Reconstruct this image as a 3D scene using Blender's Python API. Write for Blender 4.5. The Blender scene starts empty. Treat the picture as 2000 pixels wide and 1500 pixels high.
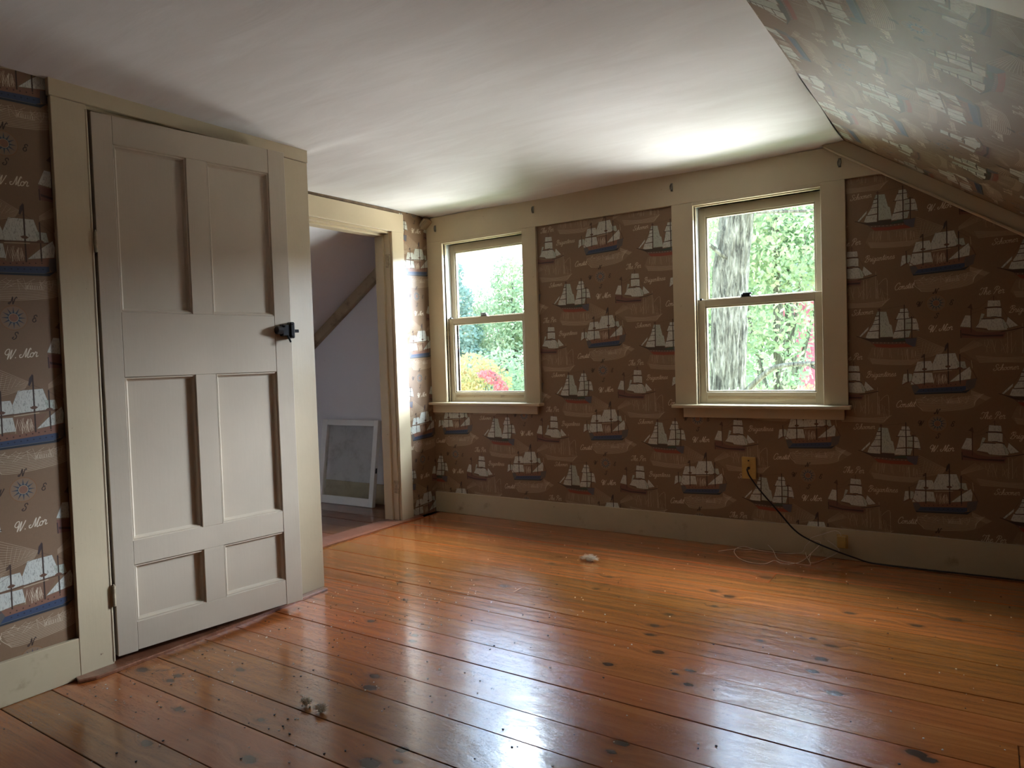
import bpy, bmesh, math, random
import numpy as np
from mathutils import Matrix, Vector
S = bpy.context.scene
COL = S.collection
RND = random.Random(11)

# ================================================================ camera, sky, lights, exposure
cam = bpy.data.cameras.new('camera'); cam.sensor_width = 36.0; cam.lens = 25.012
cam.clip_start = .02; cam.clip_end = 400
co = bpy.data.objects.new('camera', cam); COL.objects.link(co); S.camera = co
CAM = Vector((3.38723, -4.00851, 1.1))
YAW, PIT, ROL = (math.radians(a) for a in (-33.74343676, 1.98211508, -1.84928193))
fw = Vector((math.sin(YAW) * math.cos(PIT), math.cos(YAW) * math.cos(PIT), -math.sin(PIT)))
rt = Vector((math.cos(YAW), -math.sin(YAW), 0)); up = rt.cross(fw)
rt2 = rt * math.cos(ROL) + up * math.sin(ROL); up2 = -rt * math.sin(ROL) + up * math.cos(ROL)
co.matrix_world = Matrix(((rt2.x, up2.x, -fw.x, CAM.x), (rt2.y, up2.y, -fw.y, CAM.y), (rt2.z, up2.z, -fw.z, CAM.z), (0, 0, 0, 1)))

SKY = 6.0
W = bpy.data.worlds.new('overcast_sky'); S.world = W; W.use_nodes = True
nt = W.node_tree; nt.nodes.clear()
out = nt.nodes.new('ShaderNodeOutputWorld'); bg = nt.nodes.new('ShaderNodeBackground')
tc = nt.nodes.new('ShaderNodeTexCoord'); sp = nt.nodes.new('ShaderNodeSeparateXYZ'); cr = nt.nodes.new('ShaderNodeValToRGB')
cr.color_ramp.elements[0].position = .0; cr.color_ramp.elements[0].color = (1, 1, 1, 1)
cr.color_ramp.elements[1].position = .40; cr.color_ramp.elements[1].color = (.45, .66, 1.0, 1)
e_ = cr.color_ramp.elements.new(.14); e_.color = (.93, .97, 1.0, 1)
nt.links.new(tc.outputs['Generated'], sp.inputs[0]); nt.links.new(sp.outputs['Z'], cr.inputs[0])
nt.links.new(cr.outputs[0], bg.inputs['Color']); bg.inputs['Strength'].default_value = SKY
nt.links.new(bg.outputs[0], out.inputs[0])

def area(name, loc, target, sx, sy, power, color, spread=180):
    l = bpy.data.lights.new(name, 'AREA'); l.shape = 'RECTANGLE'; l.size = sx; l.size_y = sy; l.energy = power; l.color = color
    l.spread = math.radians(spread)
    o = bpy.data.objects.new(name, l); COL.objects.link(o); o.location = loc
    o.rotation_euler = (Vector(target) - Vector(loc)).to_track_quat('-Z', 'Y').to_euler()
    return o
# added fill panels outside the windows, standing in for sky and ground light
area('sky_fill', (2.2, 1.7, 4.2), (1.6, -1.0, .6), 8.0, 2.0, 3000, (.74, .86, 1.0), 140)
area('sky_fill_east', (11.5, 13.3, 6.0), (.7, -2.0, .7), 6.0, 5.0, 2000, (.76, .85, 1.0), 60)
area('ground_fill', (2.0, 1.15, -1.1), (2.0, .9, 2.1), 9.0, 1.7, 130, (.96, 1.0, .86), 170)
area('yard_fill', (3.0, 4.4, -1.2), (1.0, -1.6, 2.1), 14.0, 3.0, 2150, (.98, .96, .97), 120)

S.view_settings.view_transform = 'Standard'; S.view_settings.look = 'None'
S.view_settings.exposure = 0.0; S.view_settings.gamma = 1.0; S.view_settings.use_curve_mapping = False
S.cycles.use_denoising = True
S.cycles.max_bounces = 12; S.cycles.diffuse_bounces = 6; S.cycles.transparent_max_bounces = 24
S.cycles.sample_clamp_indirect = 8.0

# ================================================================ helpers
MATRIX = {}
def link(o): COL.objects.link(o); return o
def tag(o, label, cat, kind=None, group=None):
    if label: o['label'] = label
    if cat: o['category'] = cat
    if kind: o['kind'] = kind
    if group: o['group'] = group
    return o
def thing(name, label, cat, loc=(0, 0, 0), rotz=0.0, kind=None, group=None):
    o = link(bpy.data.objects.new(name, None)); o.location = loc; o.rotation_euler = (0, 0, rotz); o.empty_display_size = .1
    MATRIX[o] = Matrix.Translation(loc) @ Matrix.Rotation(rotz, 4, 'Z')
    return tag(o, label, cat, kind, group)
def obj(name, bm, m, parent=None, local=False, smooth=False):
    """one mesh object; bm is in world space unless local (then in the parent's space)"""
    if parent is not None and not local: bm.transform(MATRIX[parent].inverted())
    bmesh.ops.recalc_face_normals(bm, faces=bm.faces)
    me = bpy.data.meshes.new(name); bm.to_mesh(me); bm.free()
    for mm in (m if isinstance(m, (list, tuple)) else [m]): me.materials.append(mm)
    if smooth:
        for p in me.polygons: p.use_smooth = True
    o = link(bpy.data.objects.new(name, me))
    if parent is not None: o.parent = parent; MATRIX[o] = MATRIX[parent]
    else: MATRIX[o] = Matrix.Identity(4)
    return o
def box(bm, x0, x1, y0, y1, z0, z1, bev=0.0, M=None, mi=0):
    r = bmesh.ops.create_cube(bm, size=1.0); vs = r['verts']
    for v in vs: v.co = Vector(((x0 + x1) / 2 + v.co.x * (x1 - x0), (y0 + y1) / 2 + v.co.y * (y1 - y0), (z0 + z1) / 2 + v.co.z * (z1 - z0)))
    fs = {f for v in vs for f in v.link_faces}
    for f in fs: f.material_index = mi
    if M is not None: bmesh.ops.transform(bm, matrix=M, verts=vs)
    if bev > 0: bmesh.ops.bevel(bm, geom=list({e for v in vs for e in v.link_edges}), offset=bev, segments=1, affect='EDGES', profile=.5)
    return bm
def B(*a, **k): return box(bmesh.new(), *a, **k)
def prism(bm, pts, d0, d1, axis='y', bev=0.0):
    """polygon pts in the other two axes, pushed from d0 to d1 along axis"""
    def P(p, d): return {'y': (p[0], d, p[1]), 'x': (d, p[0], p[1]), 'z': (p[0], p[1], d)}[axis]
    a = [bm.verts.new(P(p, d0)) for p in pts]; b = [bm.verts.new(P(p, d1)) for p in pts]
    bm.faces.new(a); bm.faces.new(b[::-1]); n = len(pts)
    for i in range(n): bm.faces.new((a[i], b[i], b[(i + 1) % n], a[(i + 1) % n]))
    if bev: bmesh.ops.bevel(bm, geom=list({e for v in a + b for e in v.link_edges}), offset=bev, segments=1, affect='EDGES', profile=.5)
    return bm
def cyl(bm, p, q, r, n=12, r2=None):
    p, q = Vector(p), Vector(q); d = q - p
    M = Matrix.Translation((p + q) / 2) @ d.to_track_quat('Z', 'Y').to_matrix().to_4x4()
    bmesh.ops.create_cone(bm, cap_ends=True, segments=n, radius1=r, radius2=r if r2 is None else r2, depth=d.length, matrix=M)
    return bm
def catmull(pts, n=6):
    p = [Vector(q) for q in pts]; p = [2 * p[0] - p[1]] + p + [2 * p[-1] - p[-2]]; o = []
    for k in range(1, len(p) - 2):
        for i in range(n + (k == len(p) - 3)):
            t = i / n
            o.append(.5 * (2 * p[k] + (p[k + 1] - p[k - 1]) * t + (2 * p[k - 1] - 5 * p[k] + 4 * p[k + 1] - p[k + 2]) * t * t + (3 * p[k] - p[k - 1] - 3 * p[k + 1] + p[k + 2]) * t ** 3))
    return o
def tube(bm, pts, r, n=8):
    R = r if callable(r) else (lambda t: r)
    rings = []
    for i, p in enumerate(pts):
        d = (pts[min(i + 1, len(pts) - 1)] - pts[max(i - 1, 0)]); d = d.normalized() if d.length > 1e-9 else Vector((0, 0, 1))
        a = d.cross(Vector((.13, .21, .97))).normalized() if abs(d.z) < .95 else d.cross(Vector((1, .1, 0))).normalized()
        b = d.cross(a); rr = R(i / (len(pts) - 1))
        rings.append([bm.verts.new(p + (a * math.cos(k * 6.28318 / n) + b * math.sin(k * 6.28318 / n)) * rr) for k in range(n)])
    for u, v in zip(rings, rings[1:]):
        for k in range(n): bm.faces.new((u[k], u[(k + 1) % n], v[(k + 1) % n], v[k]))
    bm.faces.new(rings[0][::-1]); bm.faces.new(rings[-1])
    return bm

# ================================================================ materials
class N:
    """small wrapper for building node trees"""
    def __init__(s, name):
        s.m = bpy.data.materials.new(name); s.m.use_nodes = True; s.t = s.m.node_tree; s.t.nodes.clear()
        s.out = s.t.nodes.new('ShaderNodeOutputMaterial'); s.b = s.t.nodes.new('ShaderNodeBsdfPrincipled')
        s.t.links.new(s.b.outputs[0], s.out.inputs[0])
    def n(s, typ, **k):
        x = s.t.nodes.new('ShaderNode' + typ)
        for a, v in k.items(): setattr(x, a, v)
        return x
    def l(s, a, b): s.t.links.new(a, b)
    def put(s, sock, v):
        if hasattr(v, 'is_linked') or isinstance(v, bpy.types.NodeSocket): s.l(v, sock)
        else: sock.default_value = v
    def math(s, op, a, b=0.0, c=0.0, clamp=False):
        x = s.n('Math', operation=op, use_clamp=clamp)
        for i, v in enumerate((a, b, c)): s.put(x.inputs[i], v)
        return x.outputs[0]
    def vec(s, op, a, b=(0, 0, 0), c=(0, 0, 0)):
        x = s.n('VectorMath', operation=op); s.put(x.inputs[0], a); s.put(x.inputs[1], b)
        if op == 'MULTIPLY_ADD': s.put(x.inputs[2], c)
        return x.outputs['Value' if op in ('LENGTH', 'DISTANCE', 'DOT_PRODUCT') else 'Vector']
    def noise(s, v, scale, detail=4, rough=.55, dist=0.0, col=False):
        x = s.n('TexNoise'); s.l(v, x.inputs['Vector']); x.inputs['Scale'].default_value = scale; x.inputs['Detail'].default_value = detail
        x.inputs['Roughness'].default_value = rough; x.inputs['Distortion'].default_value = dist
        return x.outputs['Color' if col else 'Fac']
    def ramp(s, f, stops, interp='LINEAR'):
        x = s.n('ValToRGB'); x.color_ramp.interpolation = interp; e = x.color_ramp.elements
        while len(e) < len(stops): e.new(.5)
        for i, (p, c) in enumerate(stops): e[i].position = p; e[i].color = (*c, 1) if len(c) == 3 else c
        s.l(f, x.inputs[0]); return x.outputs[0]
    def mix(s, f, a, b, mode='MIX'):
        x = s.n('Mix', data_type='RGBA', blend_type=mode); x.clamp_factor = True
        s.put(x.inputs[0], f); s.put(x.inputs[6], (*a, 1) if isinstance(a, tuple) and len(a) == 3 else a); s.put(x.inputs[7], (*b, 1) if isinstance(b, tuple) and len(b) == 3 else b)
        return x.outputs[2]
    def step(s, v, a, b):
        x = s.n('MapRange', interpolation_type='SMOOTHSTEP'); s.put(x.inputs[0], v); x.inputs[1].default_value = a; x.inputs[2].default_value = b
        return x.outputs[0]
    def bump(s, h, strength, dist=.002, normal=None):
        x = s.n('Bump'); s.l(h, x.inputs['Height']); x.inputs['Strength'].default_value = strength; x.inputs['Distance'].default_value = dist
        if normal is not None: s.l(normal, x.inputs['Normal'])
        return x.outputs[0]
    def pos(s): return s.n('NewGeometry').outputs['Position']
    def objc(s): return s.n('TexCoord').outputs['Object']
    def rnd(s): return s.n('ObjectInfo').outputs['Random']
    def set(s, color=None, rough=None, normal=None, **k):
        if color is not None: s.put(s.b.inputs['Base Color'], (*color, 1) if isinstance(color, tuple) and len(color) == 3 else color)
        if rough is not None: s.put(s.b.inputs['Roughness'], rough)
        if normal is not None: s.l(normal, s.b.inputs['Normal'])
        for a, v in k.items(): s.put(s.b.inputs[a.replace('_', ' ')], v)
        return s.m
def plain(name, c, rough=.5, var=.15, scale=30, metal=0.0, bump=0.0):
    n = N(name); p = n.objc(); f = n.noise(p, scale)
    d = tuple(v * (1 - var) for v in c); u = tuple(min(1, v * (1 + var)) for v in c)
    return n.set(n.ramp(f, [(.3, d), (.7, u)]), rough, n.bump(f, bump) if bump else None, Metallic=metal)
def paint(name, c, dirt=(.30, .24, .16), rough=.38, dirt_at=(.66, .82), chips=.0, streak=(1, 1, .15), spec=.5, chip_col=(.16, .10, .06)):
    """brushed oil paint on wood: brush marks, grime and a few chips"""
    n = N(name); p = n.pos()
    big = n.noise(p, 2.3, 5, .6); fine = n.noise(n.vec('MULTIPLY', p, tuple(90 * v for v in streak)), 1.0, 3, .6)
    col = n.mix(n.step(n.noise(p, 7.0, 6, .65), *dirt_at), n.mix(n.step(big, .3, .7), tuple(v * .94 for v in c), tuple(min(1, v * 1.05) for v in c)), dirt)
    if chips:
        k = n.step(n.noise(p, 38.0, 2, .5), .80 - chips, .84 - chips); col = n.mix(k, col, chip_col)
    nb = n.bump(fine, .22, .0012); nb = n.bump(n.noise(p, 14.0, 3), .12, .004, nb)
    return n.set(col, n.math('MULTIPLY_ADD', fine, .18, rough - .09), nb, Specular_IOR_Level=spec)
# ---------------------------------------------------------------- wallpaper print, drawn here stroke by stroke
TW, TH = 1.2, 0.586                     # metres of one printed repeat (two half-drop copies)
PW, PH = 2048, 1000
def lin(r, g, b):
    return np.array([((c / 255) / 12.92 if c / 255 <= .04045 else ((c / 255 + .055) / 1.055) ** 2.4) for c in (r, g, b)])
class Print:
    """a periodic sheet of ink; coordinates are millimetres from the compass rose, y up"""
    def __init__(s, paper):
        s.im = np.empty((PH, PW, 3), np.float32); s.im[:] = np.array(paper) / 255.
    def _win(s, x0, x1, y0, y1):
        kx, ky = PW / (TW * 1000), PH / (TH * 1000)
        return int(np.floor(x0 * kx)) - 2, int(np.ceil(x1 * kx)) + 3, int(np.floor(y0 * ky)) - 2, int(np.ceil(y1 * ky)) + 3, kx, ky
    def _blend(s, i0, i1, j0, j1, cov, col):
        c = np.array(col) / 255.
        for ox, oy in ((0, 0), (PW // 2, PH // 2)):
            jj = (np.arange(j0, j1) + oy) % PH; ii = (np.arange(i0, i1) + ox) % PW
            ix = np.ix_(jj, ii); a = cov[..., None]
            s.im[ix] = s.im[ix] * (1 - a) + c * a
    def poly(s, pts, col, a=1.0):
        p = np.array(pts, float)
        i0, i1, j0, j1, kx, ky = s._win(p[:, 0].min(), p[:, 0].max(), p[:, 1].min(), p[:, 1].max())
        cov = np.zeros((j1 - j0, i1 - i0), np.float32)
        for sx in (.2, .5, .8):
            for sy in (.2, .5, .8):
                X = (np.arange(i0, i1) + sx)[None] / kx; Y = (np.arange(j0, j1) + sy)[:, None] / ky
                ins = np.zeros(cov.shape, bool)
                for k in range(len(p)):
                    (xa, ya), (xb, yb) = p[k - 1], p[k]
                    if ya == yb: continue
                    ins ^= ((ya > Y) != (yb > Y)) & (X < (xb - xa) * (Y - ya) / (yb - ya) + xa)
                cov += ins
        s._blend(i0, i1, j0, j1, cov / 9 * a, col)
    def line(s, pts, w, col, a=1.0):
        p = np.array(pts, float); w = w / 2
        i0, i1, j0, j1, kx, ky = s._win(p[:, 0].min() - w, p[:, 0].max() + w, p[:, 1].min() - w, p[:, 1].max() + w)
        X = (np.arange(i0, i1) + .5)[None] / kx; Y = (np.arange(j0, j1) + .5)[:, None] / ky
        d = np.full((j1 - j0, i1 - i0), 1e9)
        for k in range(len(p) - 1):
            (xa, ya), (xb, yb) = p[k], p[k + 1]
            L = (xb - xa) ** 2 + (yb - ya) ** 2 + 1e-12
            t = np.clip(((X - xa) * (xb - xa) + (Y - ya) * (yb - ya)) / L, 0, 1)
            d = np.minimum(d, np.hypot(X - xa - t * (xb - xa), Y - ya - t * (yb - ya)))
        s._blend(i0, i1, j0, j1, np.clip((w - d) * kx + .5, 0, 1) * a, col)
    def disc(s, x, y, r, col, a=1.0):
        s.poly([(x + r * math.cos(k * .2618), y + r * math.sin(k * .2618)) for k in range(24)], col, a)
def smooth(pts, n=6):
    p = [np.array(q, float) for q in pts]; p = [2 * p[0] - p[1]] + p + [2 * p[-1] - p[-2]]; out = []
    for k in range(1, len(p) - 2):
        for t in np.linspace(0, 1, n, endpoint=(k == len(p) - 3)):
            out.append(.5 * (2 * p[k] + (p[k + 1] - p[k - 1]) * t + (2 * p[k - 1] - 5 * p[k] + 4 * p[k + 1] - p[k + 2]) * t * t + (3 * p[k] - p[k - 1] - 3 * p[k + 1] + p[k + 2]) * t ** 3))
    return out
GLYPHS = {   # a single-stroke copperplate hand: strokes and advance, x-height 1
 'c': ([[(.7, .8), (.4, 1), (.08, .6), (.12, .12), (.45, 0), (.85, .25)]], .8),
 'h': ([[(0, .2), (.45, 1.5), (.5, 2.0), (.35, 2.0), (.25, 1.5), (.15, 0)], [(.18, .5), (.5, 1), (.65, .8), (.6, .15), (.75, .02), (.95, .2)]], .95),
 'o': ([[(.55, .95), (.2, .85), (.05, .4), (.25, .02), (.6, .15), (.7, .6), (.5, .97), (.9, .8)]], .85),
 'n': ([[(0, .7), (.18, 1), (.22, .8), (.18, 0)], [(.2, .5), (.5, .98), (.68, .85), (.62, .15), (.75, .02), (.98, .2)]], .98),
 'e': ([[(.05, .4), (.45, .6), (.55, .85), (.35, 1), (.08, .6), (.12, .12), (.4, 0), (.8, .25)]], .75),
 'r': ([[(0, .6), (.15, 1.1), (.3, .95), (.5, .95), (.42, .3), (.5, .03), (.8, .2)]], .75),
 'i': ([[(0, .3), (.22, 1), (.2, .15), (.35, .02), (.55, .2)], [(.3, 1.35), (.34, 1.42)]], .5),
 'g': ([[(.65, .9), (.3, .97), (.05, .5), (.25, .05), (.55, .4), (.68, .95), (.6, -.4), (.3, -.9), (.05, -.6), (.5, -.1), (.9, .2)]], .85),
 'a': ([[(.65, .9), (.3, .97), (.05, .5), (.25, .05), (.55, .4), (.68, .95), (.62, .15), (.75, .02), (.95, .2)]], .92),
 't': ([[(.05, .3), (.4, 1.7), (.25, .4), (.35, .02), (.6, .2)], [(.05, 1.15), (.65, 1.25)]], .58),
 's': ([[(0, .15), (.4, 1.05), (.55, .4), (.4, .02), (.05, .15)], [(.5, .1), (.75, .25)]], .68),
 '.': ([[(.15, .03), (.2, .1)]], .5), ' ': ([], .6),
 'S': ([[(1.2, 1.6), (1.0, 2.05), (.5, 1.9), (.45, 1.4), (.9, .9), (.8, .2), (.3, -.05), (-.1, .3), (.2, .6)]], 1.15),
 'B': ([[(.15, 1.4), (.4, 2.0), (.75, 2.0), (.4, .4), (.2, 0)], [(.55, 1.9), (1.1, 2.15), (1.25, 1.6), (.75, 1.1), (1.2, .9), (1.1, .2), (.55, -.05), (.1, .3)]], 1.35),
 'C': ([[(1.25, 1.6), (1.1, 2.15), (.5, 1.9), (.08, .9), (.3, .05), (.8, .05), (1.15, .5)]], 1.1),
 'T': ([[(-.05, 1.5), (.25, 2.0), (.8, 1.85), (1.45, 2.15)], [(.85, 1.85), (.6, .5), (.25, 0), (-.1, .25), (.1, .5)]], 1.0),
 'P': ([[(.65, 1.9), (.4, .6), (.1, 0)], [(.05, 1.3), (.3, 2.0), (.9, 2.1), (1.2, 1.6), (.8, 1.1), (.5, 1.15)]], 1.1),
 'W': ([[(.75, 1.1), (.4, .8), (.02, 1.2), (.3, 1.95), (.8, 1.9), (.7, .3), (.75, 0), (1.25, 1.9), (1.2, .3), (1.3, 0), (1.75, 1.2), (2.0, 2.0)]], 2.0),
 'M': ([[(.1, .65), (-.2, .5), (.0, 0), (.5, .35), (.95, 2.0), (1.0, .1), (1.6, 2.0), (1.85, 1.8)], [(1.6, 1.9), (1.4, .3), (1.55, 0), (1.9, .3)]], 1.8),
 'N': ([[(-.1, .5), (-.35, .2), (0, 0), (.3, .9), (.45, 2.0), (.85, 0), (1.15, 1.6), (1.45, 2.05), (1.6, 1.8)]], 1.4),
 'E': ([[(1.1, 1.65), (.8, 2.05), (.35, 1.8), (.4, 1.25), (.85, 1.1), (.3, 1.0), (.1, .4), (.5, -.05), (1.0, .2), (.9, .7)]], 1.1),
}
def script(P, text, x, y, xh, w, col, a, tilt=.0):
    for ch in text:
        st, adv = GLYPHS[ch]
        for g in st:
            P.line([(x + (px + .22 * py) * xh, y + (py) * xh) for px, py in smooth(g)], w, col, a)
        x += adv * xh * 1.02; y += tilt * adv * xh
def draw_print():
    rg = random.Random(7)
    P = Print((123, 97, 73))
    CREAM, SAIL, SAIL2, DARK, INK = (205, 190, 166), (191, 191, 180), (172, 177, 163), (56, 40, 32), (74, 68, 62)
    def hatch(poly, n, ln=26):
        p = np.array(poly); x0, y0 = p.min(0); x1, y1 = p.max(0)
        for _ in range(n * 6):
            x, y = rg.uniform(x0, x1), rg.uniform(y0, y1); ins = False
            for k in range(len(p)):
                (xa, ya), (xb, yb) = p[k - 1], p[k]
                if ya != yb and (ya > y) != (yb > y) and x < (xb - xa) * (y - ya) / (yb - ya) + xa: ins = not ins
            if ins:
                l = rg.uniform(.3, 1) * ln * .28; dx = rg.uniform(-.25, .35)
                P.line([(x, y), (x - dx * l, y - l)], rg.uniform(.5, 1.1), INK, rg.uniform(.2, .65)); n -= 1
                if n <= 0: return
    # --- faint drawings under the ships go first
    f = lambda x, y: ((x - 632 + (1528 - y) * .025) * .304, (1528 - y + .012 * (x - 632)) * .2756)
    g = lambda x, y: ((x - 1501 + (229 - y) * .025) * .296, (229 - y + .0825 * (1501 - x)) * .2544)
    h = lambda x, y: ((x + 172 + (327 - y) * .025) * .289, (327 - y - .09 * (x + 172)) * .2756)
    def sk(m, pts, w=.8, a=.5, curve=False): P.line([m(*q) for q in (smooth(pts) if curve else pts)], w * 1.35, CREAM, min(1, a * 1.6))
    P.poly([f(*q) for q in [(310, 1020), (1060, 1000), (1330, 1080), (1150, 1230), (960, 1300), (420, 1300), (330, 1200)]], CREAM, .10)
    for k in range(11):
        y = 1095 + k * 21
        sk(f, [(325 + k * 9, y + rg.uniform(-4, 4)), (560, y + 8), (820, y - 2 - k), (1060 + 4 * k, y - 50 - 2 * k), (1245 - k * 12, 1010 + k * 13)], .9, .55, True)
    for k in range(34):
        x = rg.uniform(340, 1150); sk(f, [(x, rg.uniform(1030, 1100)), (x + rg.uniform(-120, 120), rg.uniform(1080, 1190))], .7, .45)
    for k in range(9): sk(f, [(1075, 945 + 8 * k), (1335 - 8 * k, 1075 + 6 * k)], .7, .45)
    for k in range(8): sk(f, [(760 + 24 * k, 1120), (760 + 24 * k, 1165), (778 + 24 * k, 1165), (778 + 24 * k, 1120)], .8, .5)
    sk(f, [(330, 1100), (325, 1180), (420, 1290)], 1.2, .55, True)
    P.poly([g(*q) for q in [(570, 1110), (1240, 1070), (1330, 1330), (1250, 1420), (580, 1440), (500, 1330)]], CREAM, .12)
    for k in range(7): sk(g, [(540 + 6 * k, 1330 + 17 * k), (860, 1345 + 16 * k), (1290 - 20 * k, 1320 + 17 * k)], .8, .5, True)
    for k in range(26):
        x = rg.uniform(600, 1230); sk(g, [(x, rg.uniform(1110, 1160)), (x + rg.uniform(-25, 25), rg.uniform(1230, 1340))], .7, .42)
    for k in range(13): sk(g, [(1245, 880 + 36 * k), (1640 - 4 * k, 1080 + 9 * k)], .7, .5)
    for k in range(7): sk(g, [(1330 + 45 * k, 960 + 22 * k), (1300 + 40 * k, 1240 - 18 * k)], .6, .4)
    P.poly([h(*q) for q in [(470, 930), (780, 910), (1010, 700), (1060, 1100), (1240, 1130), (1110, 1290), (450, 1330), (200, 1150)]], CREAM, .10)
    for k in range(6): sk(h, [(400 + 10 * k, 1220 + 22 * k), (760, 1230 + 14 * k), (1120 - 8 * k, 1180 + 20 * k), (1240 - 20 * k, 1130 + 20 * k)], .9, .5, True)
    for x in (820, 870, 1012, 1040, 1190): sk(h, [(x, 640 if x == 1012 else 800), (x + 12, 1140)], .9, .5)
    for k in range(7): sk(h, [(180, 1130 + 9 * k), (380 + 20 * k, 950 + 12 * k)], .7, .45)
    for k in range(30):
        x = rg.uniform(420, 1160); sk(h, [(x, rg.uniform(920, 1050)), (x + rg.uniform(-70, 70), rg.uniform(1050, 1190))], .6, .38)
    sk(h, [(1060, 880), (1120, 800), (1180, 770), (1195, 900)], .9, .5, True)
    # --- frigate
    def ship(m, sails, n):
        for s_, c in sails:
            q = [m(*p) for p in s_]; P.poly(q, c); P.line(q + [q[0]], .7, INK, .55); ar = abs(sum(q[k - 1][0] * q[k][1] - q[k][0] * q[k - 1][1] for k in range(len(q)))) / 2; hatch(q, 3 + int(ar / 42), 34)
    ship(f, [([(335, 420), (525, 415), (545, 475), (560, 580), (290, 600), (310, 520)], SAIL),
             ([(285, 620), (545, 625), (575, 800), (470, 800), (380, 820), (245, 830)], SAIL),
             ([(600, 300), (855, 290), (905, 450), (905, 560), (560, 585), (545, 470)], SAIL),
             ([(870, 440), (985, 440), (1010, 560), (905, 575)], SAIL2),
             ([(1050, 535), (1075, 620), (1065, 750), (930, 770), (785, 792), (900, 670)], SAIL),
             ([(140, 640), (190, 630), (200, 770), (120, 830)], SAIL), ([(215, 630), (265, 640), (270, 690), (240, 800), (215, 770)], SAIL2)], 30)
    P.poly([f(*q) for q in [(560, 632), (900, 600), (770, 800), (590, 850)]], (120, 88, 70), .7)
    for k in range(26):
        x = 590 + rg.random() * 150; sk(f, [(x, rg.uniform(640, 720)), (x + rg.uniform(-30, 30), rg.uniform(760, 850))], .8, .6)
    P.poly([f(*q) for q in [(258, 850), (380, 815), (500, 820), (600, 845), (800, 803), (1000, 757), (1145, 735), (1120, 850), (1000, 885), (370, 925)]], (124, 88, 70))
    P.poly([f(*q) for q in [(256, 850), (330, 826), (372, 905), (340, 985), (295, 990), (275, 930)]], (88, 84, 80))
    P.poly([f(*q) for q in [(1010, 770), (1150, 735), (1120, 900), (1040, 940), (1000, 880)]], (92, 84, 78))
    P.poly([f(*q) for q in [(370, 910), (1005, 868), (1012, 932), (960, 957), (320, 982)]], (56, 68, 92))
    P.poly([f(*q) for q in [(300, 986), (960, 957), (1050, 935), (1075, 925), (1010, 988), (305, 1010)]], (40, 47, 56))
    P.line([f(320, 984), f(960, 960)], .8, (170, 170, 160), .7)
    for k in range(9):
        x = 430 + k * 64; P.disc(*f(x, 938 - k * 3.6), 2.6, (38, 44, 60)); P.disc(*f(x - 10, 878 - k * 6), 2.2, (60, 40, 34))
    for a_, b_, w in (((430, 300), (440, 835), 4.5), ((752, 120), (772, 825), 4.8), ((915, 320), (930, 805), 4.4), ((197, 560), (212, 790), 3)):
        P.line([f(*a_), f(*b_)], w, DARK)
    P.line([f(285, 612), f(440, 602), f(700, 578), f(1000, 572)], 3, (84, 60, 46)); P.line([f(560, 612), f(810, 592)], 2.6, (200, 184, 160), .8)
    for x, y in ((437, 565), (760, 528), (920, 566)):
        P.poly([f(x - 42, y - 8), f(x - 14, y - 26), f(x + 14, y - 26), f(x + 42, y - 8), f(x + 20, y + 12), f(x - 20, y + 12)], (96, 66, 50))
    P.poly([f(*q) for q in [(752, 95), (745, 190), (722, 250), (706, 238), (718, 150)]], (62, 50, 50)); P.poly([f(428, 285), f(420, 350), f(385, 360), (f(395, 320))], (80, 62, 50))
    for pts in ([(755, 240), (640, 300), (560, 330)], [(755, 240), (840, 290)], [(915, 330), (1100, 480)], [(205, 560), (430, 420)]): P.line([f(*q) for q in pts], 1, DARK, .6)
    P.line([f(1090, 600), f(1150, 750)], 3, (90, 62, 48)); P.line([f(1070, 430), f(1085, 560)], 2, (205, 190, 160), .8); P.line([f(120, 835), f(250, 770), f(330, 850)], 2.4, (110, 60, 48))
    # --- schooner
    ship(g, [([(370, 895), (515, 690), (505, 760), (395, 908)], SAIL), ([(640, 400), (668, 396), (668, 470), (622, 480)], SAIL2), ([(612, 500), (668, 492), (668, 553), (600, 570)], SAIL),
             ([(600, 578), (668, 562), (668, 640), (575, 655)], SAIL), ([(575, 662), (668, 652), (668, 762), (530, 790), (522, 770)], SAIL), ([(505, 800), (668, 782), (668, 928), (540, 950), (470, 918)], SAIL),
             ([(682, 398), (778, 398), (832, 640), (862, 660), (897, 885), (690, 902)], SAIL2),
             ([(985, 340), (1090, 330), (1110, 400), (978, 410)], SAIL), ([(963, 420), (1113, 410), (1110, 480), (1130, 520), (925, 545)], SAIL),
             ([(955, 550), (1052, 540), (1052, 742), (915, 777)], SAIL), ([(1062, 540), (1150, 522), (1160, 730), (1065, 740)], SAIL2),
             ([(905, 790), (1052, 767), (1052, 900), (878, 915)], SAIL), ([(1064, 767), (1150, 755), (1122, 888), (1065, 895)], SAIL2), ([(1170, 520), (1222, 530), (1252, 640), (1272, 760), (1172, 742)], SAIL)], 16)
    P.poly([g(*q) for q in [(330, 898), (480, 935), (690, 925), (700, 905), (890, 900), (880, 935), (1060, 908), (1237, 892), (1228, 970), (850, 1002), (560, 1003)]], (70, 56, 46))
    P.poly([g(*q) for q in [(880, 962), (980, 915), (1085, 908), (1072, 955), (900, 985)]], (58, 70, 58))
    P.poly([g(*q) for q in [(540, 1000), (850, 1000), (1228, 965), (1222, 1055), (1150, 1078), (850, 1106), (640, 1102)]], (134, 66, 48))
    P.poly([g(*q) for q in [(530, 995), (850, 998), (1090, 975), (1085, 1010), (850, 1038), (570, 1036)]], (104, 78, 66))
    P.poly([g(*q) for q in [(1060, 925), (1237, 895), (1220, 1060), (1185, 1072), (1085, 1010)]], (84, 82, 88))
    for k in range(9): P.disc(*g(590 + 58 * k, 1018 - k * 2), 2.2, (170, 150, 130), .8)
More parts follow.
